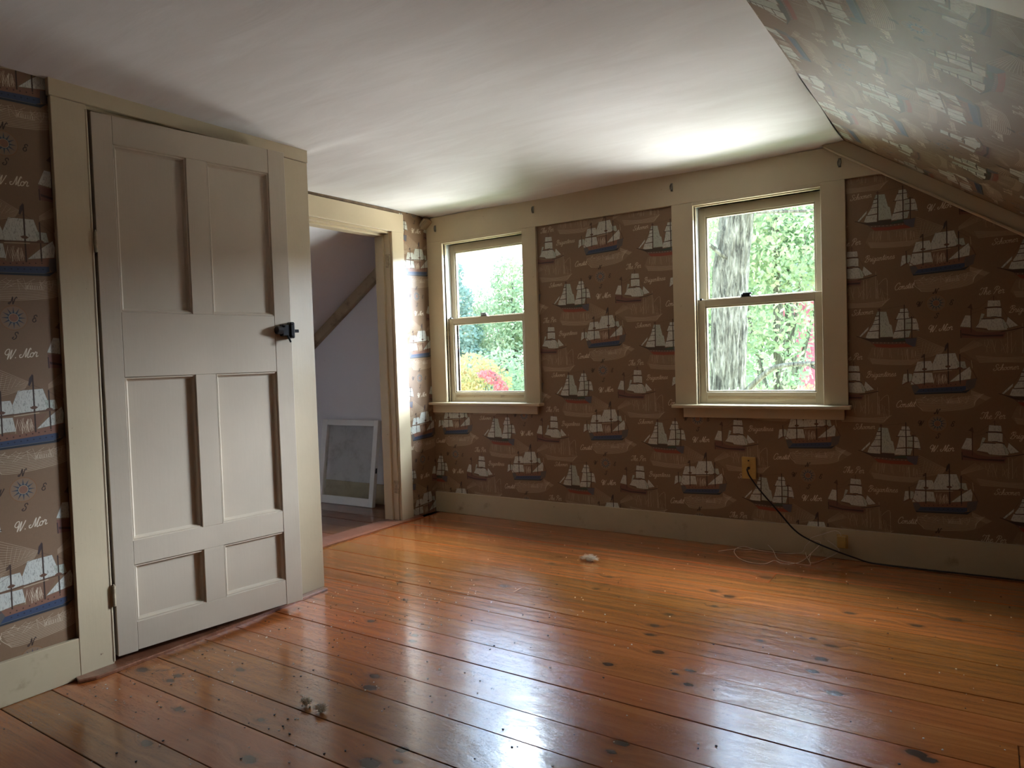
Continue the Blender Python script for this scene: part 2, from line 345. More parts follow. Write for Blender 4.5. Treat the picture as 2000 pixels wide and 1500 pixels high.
    for a_, b_, w in (((672, 340), (684, 935), 4), ((1043, 265), (1060, 905), 4.2), ((1153, 490), (1166, 900), 3.8)): P.line([g(*a_), g(*b_)], w, DARK)
    for pts in ([(605, 570), (682, 554)], [(575, 657), (690, 640)], [(530, 797), (690, 775)], [(620, 485), (680, 478)], [(968, 412), (1112, 402)], [(908, 548), (1050, 536), (1190, 500)], [(1085, 615), (1232, 610)], [(905, 782), (1050, 760), (1272, 740)]):
        P.line([g(*q) for q in pts], 2.6, DARK)
    P.poly([g(640, 345), g(700, 355), g(672, 400)], (90, 60, 48)); P.line([g(330, 900), g(600, 990)], 2.6, DARK)
    for pts in ([(360, 895), (520, 690), (670, 360)], [(690, 360), (1040, 275)], [(1050, 280), (1190, 500)]): P.line([g(*q) for q in pts], .9, DARK, .6)
    # --- brigantine
    ship(h, [([(245, 530), (320, 530), (325, 735), (175, 725)], SAIL), ([(465, 490), (512, 500), (480, 590), (430, 670)], SAIL2), ([(480, 592), (745, 562), (800, 700), (820, 752), (700, 770), (560, 772), (540, 742), (390, 732)], SAIL),
             ([(540, 402), (735, 387), (738, 540), (540, 548)], SAIL), ([(550, 270), (712, 264), (726, 360), (545, 376)], SAIL), ([(745, 560), (800, 640), (832, 722), (780, 742)], SAIL2), ([(820, 540), (958, 680), (845, 722), (802, 640)], SAIL)], 26)
    P.poly([h(*q) for q in [(178, 745), (330, 748), (400, 800), (560, 815), (740, 785), (800, 800), (772, 890), (500, 905), (192, 920)]], (112, 76, 64))
    P.poly([h(*q) for q in [(200, 840), (420, 868), (770, 835), (762, 868), (420, 890), (205, 872)]], (66, 46, 46)); P.line([h(185, 790), h(192, 918)], 4, (66, 46, 44))
    P.line([h(735, 795), h(900, 750), h(1025, 708)], 3.4, DARK); P.line([h(400, 740), h(560, 770)], 2.4, (80, 58, 44))
    for a_, b_, w in (((322, 380), (332, 820), 4), ((625, 190), (628, 268), 3)): P.line([h(*a_), h(*b_)], w, (80, 56, 46))
    for pts in ([(515, 400), (640, 375), (730, 388)], [(470, 584), (640, 575)], [(600, 548), (660, 540), (760, 570)]): P.line([h(*q) for q in pts], 3.4, DARK)
    P.poly([h(270, 400), h(320, 330), h(330, 345), h(345, 430), h(310, 410)], (80, 58, 46))
    for pts in ([(340, 430), (430, 400), (620, 200)], [(640, 200), (820, 540), (1020, 710)], [(330, 500), (540, 400)]): P.line([h(*q) for q in pts], .9, DARK, .55)
    # --- compass rose
    R = 41
    ring = [(R * math.cos(t), R * math.sin(t)) for t in np.linspace(0, 2 * math.pi, 49)]
    P.disc(0, 0, R, (134, 112, 94), .5); P.line(ring, 2.2, (128, 88, 52), .9)
    for k in range(24):
        t = k * math.pi / 12; L, c = ((R - 4, (46, 60, 78)) if k % 2 == 0 else (R - 13, (112, 118, 114)))
        P.poly([(L * math.cos(t), L * math.sin(t)), (15 * math.cos(t + .17), 15 * math.sin(t + .17)), (15 * math.cos(t - .17), 15 * math.sin(t - .17))], c, .95)
    P.disc(0, 0, 17, (46, 60, 78)); P.disc(0, 0, 15.5, (158, 138, 112)); P.disc(0, 0, 13.5, (128, 92, 72))
    for ch, x, y in (('N', -10, 47), ('S', -7, -72), ('E', 55, -12), ('W', -85, -11)): script(P, ch, x, y, 11.5, 3, DARK, 1)
    # --- the names in copperplate
    script(P, 'W. Mor', -36, -138, 15.5, 2.8, (214, 202, 180), .95, .06)
    script(P, 'Schooner', -372, -38, 13.5, 2.2, CREAM, .9, .05)
    script(P, 'Brigantines', 288, -64, 15, 2.2, CREAM, .9, .04)
    script(P, 'Constit', -178, 78, 15.5, 2.6, CREAM, .95, .05)
    script(P, 'The Per', 176, 26, 16, 2.4, CREAM, .9, .03)
    return P.im
TRIM = (.50, .408, .268)
M_trim = paint('cream_oil_paint', TRIM, (.36, .28, .16), .36, (.70, .9), chips=.045)
M_door = paint('cream_door_paint', (.51, .43, .325), (.38, .30, .2), .42, (.74, .9), streak=(1, 1, .08))
M_base = paint('grubby_cream_paint', (.46, .375, .24), (.24, .18, .10), .45, (.58, .8), chips=.05, streak=(.15, .15, 1))
M_sash = paint('sash_paint', (.50, .43, .30), (.26, .20, .12), .42, (.66, .86))
M_worn = paint('worn_rake_paint', (.36, .27, .165), (.15, .10, .06), .5, (.5, .7), chips=.1, streak=(.2, .2, 1))
M_white = paint('white_sash_paint', (.78, .78, .75), (.42, .40, .36), .45, (.66, .85))
M_liner = plain('white_jamb_liner', (.8, .82, .82), .3, .05)
M_ceil = None
n = N('ceiling_plaster'); p = n.pos()
f = n.noise(n.vec('MULTIPLY', p, (1.3, 5.5, 1)), 1.6, 5, .6, .6)
M_ceil = n.set(n.mix(n.step(f, .3, .75), (.69, .665, .645), (.76, .745, .73)), .62, n.bump(f, .16, .012, n.bump(n.noise(p, 70, 3), .12, .001)), Specular_IOR_Level=.3)
n = N('closet_plaster'); p = n.pos(); f = n.noise(p, 1.8, 5, .6)
M_closet = n.set(n.mix(n.step(n.noise(p, 9, 6, .7), .66, .8), n.mix(f, (.68, .67, .69), (.76, .745, .76)), (.40, .38, .36)), .6, n.bump(f, .3, .01), Specular_IOR_Level=.3)

# --- wallpaper: the printed sheet on linen-textured paper
IMG = bpy.data.images.new('wallpaper_print', PW, PH)
_px = np.ones((PH, PW, 4), np.float32); _px[..., :3] = draw_print(); IMG.pixels.foreach_set(_px.ravel()); IMG.update()
n = N('ship_wallpaper'); uv = n.n('UVMap').outputs[0]; p = n.pos()
ti = n.n('TexImage', interpolation='Cubic', extension='REPEAT'); ti.image = IMG; n.l(uv, ti.inputs[0])
weave = n.math('ADD', n.noise(n.vec('MULTIPLY', uv, (900, 30, 1)), 1.0, 2), n.noise(n.vec('MULTIPLY', uv, (60, 440, 1)), 1.0, 2))
tone = n.math('MULTIPLY_ADD', weave, .22, .78); tone = n.math('MULTIPLY', tone, n.math('MULTIPLY_ADD', n.noise(p, 1.7, 5, .6), .24, .88))
cmb = n.n('CombineColor'); [n.l(tone, cmb.inputs[i]) for i in range(3)]
M_paper = n.set(n.mix(1.0, ti.outputs[0], cmb.outputs[0], 'MULTIPLY'), .48, n.bump(weave, .10, .0006, n.bump(n.noise(p, 5.0, 3), .2, .01)), Specular_IOR_Level=.42)

# --- varnished pine boards with the knots where the boards have them
KNOTS = [(0.887, -1.289, 1), (0.928, -1.397, .7), (1.13, -1.584, .8), (1.187, -1.861, 1), (1.494, -1.938, .9), (1.461, -1.89, .7), (1.582, -2.24, 1.2), (1.634, -2.313, 1.6), (2.023, -2.599, .9), (1.963, -2.643, 2.0),
 (1.994, -2.546, 1.2), (1.412, -.635, .8), (1.437, -.766, 1), (1.809, -.829, .9), (1.851, -.947, .6), (1.84, -1.026, .8), (1.426, -1.197, 1.3), (2.258, -1.33, 1.1), (2.276, -1.424, .9), (2.367, -1.563, 1.3), (2.254, -1.751, 1.1),
 (2.515, -2.201, 1.4), (2.51, -2.259, .9), (.342, -.58, .7), (1.108, -.268, .9), (1.658, -.246, .8), (2.328, -.795, 1), (2.412, -.84, 1.2), (2.393, -.996, .7), (2.26, -1.179, .9), (2.489, -.488, 1.4),
 (2.903, -.812, 1), (3.149, -.836, 1.1), (3.271, -.697, 1.3), (2.663, -1.279, .8), (2.827, -1.163, .7), (2.897, -1.202, 1), (2.891, -1.344, 1.3), (2.883, -1.458, 1.2), (2.973, -1.591, 1.5), (2.524, -1.657, 1), (2.552, -1.763, .9),
 (2.486, -1.711, .7), (3.221, -1.852, 1.6), (3.25, -1.87, 1.3), (2.848, -.212, 1.1), (.951, -2.594, .9), (.967, -2.63, .8), (.787, -2.632, 1.3), (1.111, -2.448, 1), (1.197, -2.736, 1.1), (1.311, -2.907, 1.2), (1.653, -2.804, 1.6), (1.492, -2.645, .8)]
def wood(name, dark, mid, light, knots=True, rough=.13):
    n = N(name); p = n.pos(); r = n.rnd()
    sh = n.n('CombineXYZ'); n.l(n.math('MULTIPLY', r, 37.0), sh.inputs[0]); n.l(n.math('MULTIPLY', r, 91.0), sh.inputs[2])
    q = n.vec('ADD', p, sh.outputs[0])
    if knots:
        wob = n.vec('MULTIPLY_ADD', n.noise(p, 45, 3, .6, 0, True), (.026, .016, 0), (-.013, -.008, 0)); pk = n.vec('ADD', p, wob)
        d = None
        for x, y, k in KNOTS:
            v = n.vec('MULTIPLY_ADD', pk, (1 / (.019 * k), 1 / (.0125 * k), 0), (-x / (.019 * k), -y / (.0125 * k), 0)); L = n.vec('LENGTH', v)
            d = L if d is None else n.math('SMOOTH_MIN', d, L, .25)
        bend = n.math('MULTIPLY', n.math('SUBTRACT', 1.0, n.step(d, .6, 4.5)), .035)     # the grain swings round a knot
        cb = n.n('CombineXYZ'); n.l(bend, cb.inputs[1]); q = n.vec('ADD', q, cb.outputs[0])
    g1 = n.noise(n.vec('MULTIPLY', q, (.9, 17, 1)), 1.6, 6, .62, .5); g2 = n.noise(n.vec('MULTIPLY', q, (3, 120, 1)), 1.4, 4, .6, .2)
    g = n.math('ADD', n.math('MULTIPLY', g1, .75), n.math('MULTIPLY', g2, .25))
    col = n.ramp(g, [(.26, dark), (.50, mid), (.74, light)])
    col = n.mix(n.math('MULTIPLY', n.step(n.noise(p, 1.3, 3, .5), .42, .66), .55), col, n.mix(.5, col, (.27, .075, .022)))
    hs = n.n('HueSaturation'); n.l(col, hs.inputs['Color']); n.l(n.math('MULTIPLY_ADD', r, .34, .84), hs.inputs['Value']); n.l(n.math('MULTIPLY_ADD', r, -.014, .507), hs.inputs['Hue']); col = hs.outputs[0]
    if knots:
        col = n.mix(n.math('SUBTRACT', 1.0, n.step(d, .5, 2.4)), col, n.mix(.55, col, (.15, .05, .016)))
        col = n.mix(n.math('SUBTRACT', 1.0, n.step(d, .62, 1.12)), col, (.045, .024, .014))
        st = n.step(n.noise(p, 3.2, 5, .7, .5), .64, .74); col = n.mix(n.math('MULTIPLY', st, .5), col, (.085, .035, .018))
    scr = n.noise(n.vec('MULTIPLY', p, (60, 210, 1)), 1.0, 3, .7, 1.5); dust = n.noise(p, 3.4, 7, .75)
    ro = n.math('ADD', n.math('MULTIPLY_ADD', dust, .20, rough - .10), n.math('MULTIPLY', n.step(scr, .55, .75), .10))
    nb = n.bump(g2, .10, .0010); wv = n.noise(n.vec('MULTIPLY', p, (9, 16, 1)), 1.0, 3, .5); nb = n.bump(scr, .6, .0008, nb); nb = n.bump(wv, .45, .0032, nb)
    n.l(n.bump(scr, .12, .0005, n.bump(wv, .40, .0030)), n.b.inputs['Coat Normal'])
    return n.set(col, ro, nb, Specular_IOR_Level=.62, Coat_Weight=.62, Coat_Roughness=.11)
M_floor = wood('varnished_pine', (.21, .062, .016), (.33, .104, .025), (.45, .175, .045))
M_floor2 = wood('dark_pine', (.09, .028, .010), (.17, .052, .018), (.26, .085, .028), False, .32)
M_sill = wood('worn_threshold_wood', (.10, .038, .020), (.20, .075, .038), (.30, .14, .085), False, .30)
M_under = plain('dark_underfloor', (.02, .013, .01), .9)  # near-black base, seen only in the joints between boards
M_gap = plain('dark_gap_brown', (.16, .105, .06), .8, .4, 20)  # brown standing in for the dark gap over the doorway head
M_iron = plain('black_iron', (.012, .012, .014), .38, .3, 60, .4, .2)
M_steel = plain('tarnished_steel', (.20, .185, .16), .42, .3, 60, .8)
M_hinge = plain('painted_hinge', (.34, .27, .17), .45, .3, 60)
M_coax = plain('black_cable_jacket', (.010, .012, .016), .32, .2)
M_wire = plain('dusty_white_wire', (.62, .55, .47), .5, .1)
M_plate = plain('yellowed_plastic', (.46, .29, .085), .4, .1)
n = N('grey_lint'); n.t.nodes.remove(n.b); d = n.n('BsdfDiffuse'); t = n.n('BsdfTranslucent'); m = n.n('MixShader'); m.inputs[0].default_value = .6
d.inputs[0].default_value = t.inputs[0].default_value = (.84, .79, .69, 1); n.l(d.outputs[0], m.inputs[1]); n.l(t.outputs[0], m.inputs[2]); n.l(m.outputs[0], n.out.inputs[0]); M_dust = n.m
M_fleck = plain('pale_flecks', (.62, .56, .47), .8, .3, 200)
M_crumb = plain('dark_crumbs', (.03, .02, .015), .8, .3, 200)
n = N('window_glass'); n.t.nodes.remove(n.b)
tr = n.n('BsdfTransparent'); tr.inputs[0].default_value = (.97, .985, .98, 1); gl = n.n('BsdfGlossy'); gl.inputs['Roughness'].default_value = .02
fr = n.n('Fresnel'); n.l(n.math('MULTIPLY_ADD', n.n('NewGeometry').outputs['Backfacing'], -.76, 1.45), fr.inputs[0]); mx = n.n('MixShader')
n.l(fr.outputs[0], mx.inputs[0]); n.l(tr.outputs[0], mx.inputs[1]); n.l(gl.outputs[0], mx.inputs[2]); n.l(mx.outputs[0], n.out.inputs[0]); M_glass = n.m
n = N('dusty_glass'); n.t.nodes.remove(n.b); p = n.pos()
tr = n.n('BsdfTransparent'); tr.inputs[0].default_value = (.95, .96, .95, 1); gl = n.n('BsdfGlossy'); gl.inputs['Roughness'].default_value = .06; df = n.n('BsdfDiffuse'); df.inputs[0].default_value = (.42, .43, .41, 1)
fr = n.n('Fresnel'); n.l(n.math('MULTIPLY_ADD', n.n('NewGeometry').outputs['Backfacing'], -.833, 1.5), fr.inputs[0]); mx = n.n('MixShader'); m2 = n.n('MixShader')
n.l(fr.outputs[0], mx.inputs[0]); n.l(tr.outputs[0], mx.inputs[1]); n.l(gl.outputs[0], mx.inputs[2])
n.l(n.math('MULTIPLY', n.step(n.noise(p, 9, 5, .7),   .45, .9), .22), m2.inputs[0]); n.l(mx.outputs[0], m2.inputs[1]); n.l(df.outputs[0], m2.inputs[2]); n.l(m2.outputs[0], n.out.inputs[0]); M_dglass = n.m
def leafmat(name, stops, scale=.9):
    n = N(name); n.t.nodes.remove(n.b); p = n.pos(); f = n.math('ADD', n.math('MULTIPLY', n.noise(p, scale, 3), .45), n.math('MULTIPLY', n.noise(p, 7.0, 1), .55))
    c = n.ramp(f, stops); d = n.n('BsdfDiffuse'); t = n.n('BsdfTranslucent'); m = n.n('MixShader'); m.inputs[0].default_value = .4
    n.l(c, d.inputs[0]); n.l(c, t.inputs[0]); n.l(d.outputs[0], m.inputs[1]); n.l(t.outputs[0], m.inputs[2]); n.l(m.outputs[0], n.out.inputs[0]); return n.m
L_green = leafmat('green_leaves', [(.32, (.20, .33, .17)), (.5, (.36, .50, .28)), (.66, (.55, .66, .38))])
L_lime = leafmat('lime_leaves', [(.32, (.28, .42, .25)), (.5, (.46, .57, .34)), (.66, (.68, .68, .42))])
L_teal = leafmat('blue_green_needles', [(.32, (.24, .37, .31)), (.6, (.43, .57, .48))])
L_gold = leafmat('gold_leaves', [(.30, (.30, .44, .24)), (.44, (.60, .58, .26)), (.56, (.74, .55, .24)), (.68, (.74, .36, .24))])
L_red = leafmat('red_leaves', [(.3, (.66, .16, .17)), (.55, (.76, .30, .28)), (.7, (.74, .52, .32))])
L_mixed = leafmat('turning_leaves', [(.32, (.34, .50, .34)), (.5, (.52, .58, .36)), (.66, (.72, .52, .42))], 1.4)
n = N('furrowed_bark'); p = n.pos(); f = n.noise(n.vec('MULTIPLY', p, (26, 26, 5)), 1.0, 6, .7, .6)
M_bark = n.set(n.ramp(f, [(.36, (.035, .034, .024)), (.5, (.18, .18, .13)), (.66, (.36, .36, .28))]), .9, n.bump(f, 1.0, .03))
n = N('grass_ground'); p = n.pos()
M_grass = n.set(n.ramp(n.noise(p, .8, 8, .7), [(.35, (.16, .28, .08)), (.55, (.30, .42, .14)), (.7, (.48, .46, .20))]), .95)
M_barn = plain('faded_red_boards', (.55, .17, .20), .8, .15, 3)
M_roof = plain('grey_shingles', (.22, .21, .21), .9, .3, 4)
M_wirex = plain('power_line_cable', (.045, .055, .075), .6, .1)
# ================================================================ the room shell
H = 2.155; SLOPE = .66; TH_ = math.atan(SLOPE); XS = 2.795            # ceiling height, roof pitch, where the right slope starts
def uvmap(o, fn):
    me = o.data; lay = me.uv_layers.new(name='UVMap'); M = MATRIX[o]
    for lp in me.loops: lay.data[lp.index].uv = fn(M @ me.vertices[lp.vertex_index].co)
    return o
uv_back = lambda p: ((p.x - 1.385) / TW, (p.z - 1.013) / TH)
uv_left = lambda p: ((p.y + 2.93) / TW, (p.z - .709) / TH)
uv_rec = lambda p: ((p.y + .128) / TW, (p.z - .987) / TH)
uv_slope = lambda p: ((-p.y - .24) / TW, (-(p.x - XS) / math.cos(TH_) + .845) / TH)
WZ0, WZ1 = .786, 1.95
WINS = (.139, 1.991); WW = .683
def holed(xc, zc, skip, y0, y1):
    bm = bmesh.new()
    for i in range(len(xc) - 1):
        for j in range(len(zc) - 1):
            if (i, j) not in skip: box(bm, xc[i], xc[i + 1], y0, y1, zc[j], zc[j + 1])
    bmesh.ops.remove_doubles(bm, verts=bm.verts, dist=1e-5)
    return bm
xc = [-.1, WINS[0], WINS[0] + WW, WINS[1], WINS[1] + WW, 5.2]
o = obj('wall_back', holed(xc, [-.2, WZ0, WZ1, 2.5], {(1, 1), (3, 1)}, .02, .17), M_paper); uvmap(o, uv_back)
tag(o, 'gable end wall with brown sailing ship wallpaper around the two windows', 'wall', 'structure')
o = obj('wall_closet', B(-3.4, -.1, .02, .17, -.2, 2.5), M_closet); tag(o, 'plain grey-white end wall seen through the open doorway', 'wall', 'structure')
bm = bmesh.new()                                                     # wall with the closet door
box(bm, .55, .645, -5.3, -2.665, 0, H + .06); box(bm, .55, .645, -1.872, -1.668, 0, H + .06); box(bm, .55, .645, -2.665, -1.872, 2.07, H + .06)
o = obj('wall_left', bm, M_paper); uvmap(o, uv_left); tag(o, 'wall with ship wallpaper and the six-panel door', 'wall', 'structure')
o = obj('wall_return', B(-.08, .645, -1.72, -1.668, 0, H + .06), M_paper); uvmap(o, lambda p: (p.x / TW, p.z / TH)); tag(o, 'short return wall hidden behind the closet door corner', 'wall', 'structure')
bm = bmesh.new(); box(bm, -.1, 0, -.383, .02, 0, H + .06); box(bm, -.1, 0, -1.2, -.383, 2.0, H + .06); box(bm, -.1, 0, -5.3, -1.2, 0, H + .06)
o = obj('wall_recess', bm, M_paper); uvmap(o, uv_rec); tag(o, 'narrow wallpapered wall between the open doorway and the window corner', 'wall', 'structure')
# ceiling: old plaster, a little wavy, turning down to meet the end wall
bm = bmesh.new(); nx, ny = 56, 108; V = {}
for i in range(nx + 1):
    for j in range(ny + 1):
        x = -.02 + (XS + .02) * i / nx; y = .05 - 5.35 * j / ny
        z = H + .006 * math.sin(x * 2.3 + 1) * math.sin(y * 1.9) + .004 * math.sin(x * 5.1 - y * 3.3)
        z -= .020 * math.exp(-max(0, .02 - y) / .05) + (.022 * math.exp(-max(0, x - .645) / .2) if y < -1.62 else 0); z = z if i < nx else H
        if i == nx: x += .006 * math.sin(y * 3.1) + .004 * math.sin(y * 7.7)
        V[i, j] = bm.verts.new((x, y, z))
for i in range(nx):
    for j in range(ny): bm.faces.new((V[i, j], V[i, j + 1], V[i + 1, j + 1], V[i + 1, j]))
box(bm, -.15, XS + .1, -5.4, .17, H + .03, H + .15)
o = obj('ceiling', bm, M_ceil, smooth=False)
for p_ in o.data.polygons: p_.use_smooth = len(p_.vertices) == 4 and abs(p_.normal.z) > .5 and p_.center.z < H + .025
tag(o, 'flat off-white plaster ceiling with faint brush streaks', 'ceiling', 'structure')
def slope_slab(x0, x1, sgn, y0, y1, t=.1):
    zf = lambda x: H - SLOPE * abs(x - x0)
    return prism(bmesh.new(), [(x0, H), (x1, zf(x1)), (x1 + sgn * .05, zf(x1) + t), (x0 + sgn * .02, H + t + .02)], y0, y1)
o = obj('wall_right', slope_slab(XS, 4.95, 1, -5.4, .17), M_paper); uvmap(o, uv_slope); tag(o, 'sloping roof-side wall covered with ship wallpaper', 'wall', 'structure')
o = obj('wall_knee', B(4.86, 4.95, -5.4, .17, 0, .85), M_paper); uvmap(o, lambda p: (p.y / TW, p.z / TH)); tag(o, 'low knee wall under the papered slope', 'wall', 'structure')
o = obj('wall_front', B(-.1, 5.0, -5.42, -5.3, 0, 2.4), M_paper); uvmap(o, lambda p: (p.x / TW, p.z / TH)); tag(o, 'far end wall facing the windows', 'wall', 'structure')
o = obj('ceiling_closet', slope_slab(-.02, -3.1, -1, -1.9, .17), M_closet); tag(o, 'pale sloping roof side beyond the open doorway', 'ceiling', 'structure')
o = obj('wall_closet_end', B(-3.3, -.1, -1.95, -1.86, 0, 2.3), M_closet); tag(o, 'side wall closing the space beyond the doorway', 'wall', 'structure')

# ---------------------------------------------------------------- floors: one object per board
ROWS = [0.02, -.20, -.404, -.565, -.721, -.934, -1.114, -1.25, -1.39, -1.52, -1.668, -1.826, -1.985, -2.19, -2.34, -2.54, -2.69, -2.885, -3.04, -3.23, -3.40, -3.59, -3.78, -3.95, -4.14, -4.33, -4.5, -4.7, -4.88, -5.08, -5.3]
floor = obj('floor', B(-.1, 4.95, -5.4, .17, -.20, -.028), M_under); tag(floor, 'orange-brown varnished pine board floor with dark knots', 'floor', 'structure')
rf = random.Random(5)
for k in range(len(ROWS) - 1):
    y1, y0 = ROWS[k] - .0012, ROWS[k + 1] + .0012
    x0 = .045 if ROWS[k] > -1.66 else .60
    cuts = [x0] + ([rf.uniform(3.45, 4.3)] if k % 3 else []) + ([rf.uniform(1.5, 2.6)] if k in (2, 6, 14, 23) else []) + [4.87]; cuts.sort()
    for a, b in zip(cuts, cuts[1:]):
        dz = rf.uniform(-.0012, .0008)
        obj('plank', B(a + .0008, b - .0008, y0, y1, -.027, dz, .0016), M_floor, floor)
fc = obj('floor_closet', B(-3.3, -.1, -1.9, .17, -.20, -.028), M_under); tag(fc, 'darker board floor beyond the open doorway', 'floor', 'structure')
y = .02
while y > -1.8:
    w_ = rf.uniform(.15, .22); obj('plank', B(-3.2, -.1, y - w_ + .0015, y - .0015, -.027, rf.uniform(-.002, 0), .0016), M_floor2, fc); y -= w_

# ---------------------------------------------------------------- boards along the end wall
bm = prism(bmesh.new(), [(0, 1.965), (2.965, 1.965), (2.715, 2.138), (2.3, 2.148), (0, 2.140)], 0, .022, bev=.0015)
o = obj('trim_1', bm, M_trim); tag(o, 'wide cream header board running over both windows', 'trim', 'structure')
def rake(x0, x1, w, s, y0, y1): return [(x0, H - SLOPE * abs(x0 - s)), (x1, H - SLOPE * abs(x1 - s)), (x1, H - SLOPE * abs(x1 - s) - w), (x0 - (0 if s < 1 else .11), H - SLOPE * abs(x0 - s) - (w if s < 1 else .004))]
t2 = obj('trim_2', prism(bmesh.new(), rake(XS, 4.86, .088, XS, 0, 0), -.024, .02, bev=.002), M_trim); tag(t2, 'sloping cream rake board under the papered slope', 'trim', 'structure')
bm = prism(bmesh.new(), [(XS - .095, H - .012), (4.86, H - SLOPE * (4.86 - XS) - .076), (4.86, H - SLOPE * (4.86 - XS) - .094), (XS - .10, H - .022)], -.036, -.022, bev=.003); obj('bead', bm, M_trim, t2)
bm = prism(bmesh.new(), [(-.10, H - SLOPE * .08), (-2.9, H - SLOPE * 2.88), (-2.9, H - SLOPE * 2.88 - .10), (-.10, H - SLOPE * .08 - .10)], -.02, .02, bev=.004)
o = obj('trim_3', bm, M_worn); tag(o, 'chipped brownish rake board seen through the open doorway', 'trim', 'structure')
bm = bmesh.new(); Mx = Matrix.Translation((.012, -.03, 2.095)) @ Matrix.Rotation(math.radians(-38), 4, 'Y')
for z_, y_ in ((-.014, .0), (.0, -.012), (.014, .0)): box(bm, -.055, .05, -.03 + y_, .03, z_ - .0068, z_ + .0068, .002, Mx)
o = obj('trim_4', bm, M_worn); tag(o, 'short grooved end of a rake moulding in the ceiling corner by the small window', 'trim', 'structure')
def board_run(name, pts, y0, y1, m, label, n=14):
    return tag(obj(name, prism(bmesh.new(), pts, y0, y1, bev=.002), m), label, 'baseboard', 'structure')
top = [(0, .146), (.6, .150), (1.0, .151), (1.3, .153), (2.2, .153), (3.0, .160), (4.86, .165)]
board_run('baseboard_back', [(4.86, 0), (0, 0)] + top, 0, .021, M_base, 'grubby cream baseboard below the two windows')
o = obj('baseboard_left', prism(bmesh.new(), [(-5.3, 0), (-2.788, 0), (-2.788, .148), (-5.3, .148)], .644, .665, 'x', .002), M_base); tag(o, 'scuffed cream baseboard left of the panelled door', 'baseboard', 'structure')
o = obj('baseboard_closet', B(-3.0, -.1, 0, .021, 0, .155, .002), M_base); tag(o, 'tan baseboard behind the leaning sash beyond the doorway', 'baseboard', 'structure')
bm = bmesh.new(); th = -TH_
Ms = Matrix.Translation((XS, -2.40, H)) @ Matrix.Rotation(TH_, 4, 'Y')
o = obj('trim_5', box(bm, .22, 2.0, -.16, .040, -.022, .004, .002, Ms), M_white); tag(o, 'pale board on the papered slope at the upper edge', 'trim', 'structure')

# ---------------------------------------------------------------- windows
def window(num, x0, label, cl, cr_, sx0, sx1, ax0, ax1, lockx, latch):
    x1 = x0 + WW
    w = thing('window_%d' % num, label, 'window', ((x0 + x1) / 2, 0, .8), 0, 'structure')
    obj('casing', B(cl, x0, 0, .022, .806, 1.965, .0016), M_trim, w); obj('casing', B(x1, cr_, 0, .022, .806, 1.965, .0016), M_trim, w)
    bm = bmesh.new(); box(bm, x0 - .02, x0, .02, .165, .786, 1.97); box(bm, x1, x1 + .02, .02, .165, .786, 1.97); box(bm, x0 - .02, x1 + .02, .02, .165, 1.950, 1.97); box(bm, x0 - .02, x1 + .02, .05, .19, .775, .806)
    obj('jamb', bm, M_trim, w); obj('head_strip', B(x0, x1, .0005, .022, 1.946, 1.966), M_trim, w)
    bm = bmesh.new(); box(bm, x0, x0 + .006, .03, .044, .806, 1.95, .001); box(bm, x1 - .006, x1, .03, .044, .806, 1.95, .001); box(bm, x0, x1, .022, .044, 1.940, 1.95, .001)
    obj('stop', bm, M_trim, w)
    bm = bmesh.new(); box(bm, x0, x0 + .004, .046, .16, 1.41, 1.95); box(bm, x1 - .004, x1, .046, .16, 1.41, 1.95); obj('jamb_liner', bm, M_liner, w)
    obj('stool', B(sx0, sx1, -.042, .05, .786, .806, .004), M_trim, w); obj('apron', B(ax0, ax1, .002, .022, .730, .787, .002), M_trim, w)
    def sash(name, y0, z0, z1, tr_, br, st=.043):
        bm = bmesh.new(); y1 = y0 + .034
        box(bm, x0 + .005, x0 + st, y0, y1, z0, z1, .0015); box(bm, x1 - st, x1 - .005, y0, y1, z0, z1, .0015)
        box(bm, x0 + st, x1 - st, y0, y1, z1 - tr_, z1, .0015); box(bm, x0 + st, x1 - st, y0, y1, z0, z0 + br, .0015)
        a, b, c, d, e = x0 + st, x1 - st, z0 + br, z1 - tr_, .009                       # sticking round the glass
        for bx in ((a, a + e, c, d), (b - e, b, c, d), (a, b, d - e, d), (a, b, c, c + e)): box(bm, bx[0], bx[1], y0 + .008, y1 - .004, bx[2], bx[3], .002)
        s = obj(name, bm, M_sash, w); obj('pane', B(a, b, y0 + .016, y0 + .019, c, d), M_glass, s); return s
    sash('upper_sash', .088, 1.372, 1.944, .055, .036)
    lo = sash('lower_sash', .048, .808, 1.408, .040, .066)
    if num == 1:
        obj('putty_strip', B(x0 + .05, x1 - .05, .0465, .049, .838, .856, .001), M_worn, lo)
    else:
        obj('putty_strip', B(x0 + .05, x1 - .05, .0465, .049, .836, .852, .001), M_worn, lo)
    bm = bmesh.new(); box(bm, lockx - .03, lockx + .03, .05, .08, 1.407, 1.412, .001); box(bm, lockx - .028, lockx + .022, .052, .076, 1.412, 1.426, .003)
    if latch: box(bm, lockx - .018, lockx + .03, .052, .078, 1.424, 1.432, .002)
    else:
        cyl(bm, (lockx, .064, 1.41), (lockx, .064, 1.432), .007); box(bm, lockx - .03, lockx + .014, .058, .07, 1.427, 1.434, .002); cyl(bm, (lockx - .03, .064, 1.42), (lockx - .03, .064, 1.436), .005)
    obj('sash_lock', bm, M_iron if latch else M_steel, lo)
    bm = bmesh.new(); cyl(bm, (x0 + .022, .046, 1.41), (x0 + .022, .07, 1.41), .007); obj('sash_pin', bm, M_iron, lo)
    return w
window(1, WINS[0], 'double-hung window beside the open doorway corner, red and gold leaves outside', 0.001, .931, -.008, .948, .004, .906, .455, False)
window(2, WINS[1], 'double-hung window near the papered slope with thick tree trunk outside', 1.864, 2.792, 1.851, 2.808, 1.909, 2.771, 2.268, True)
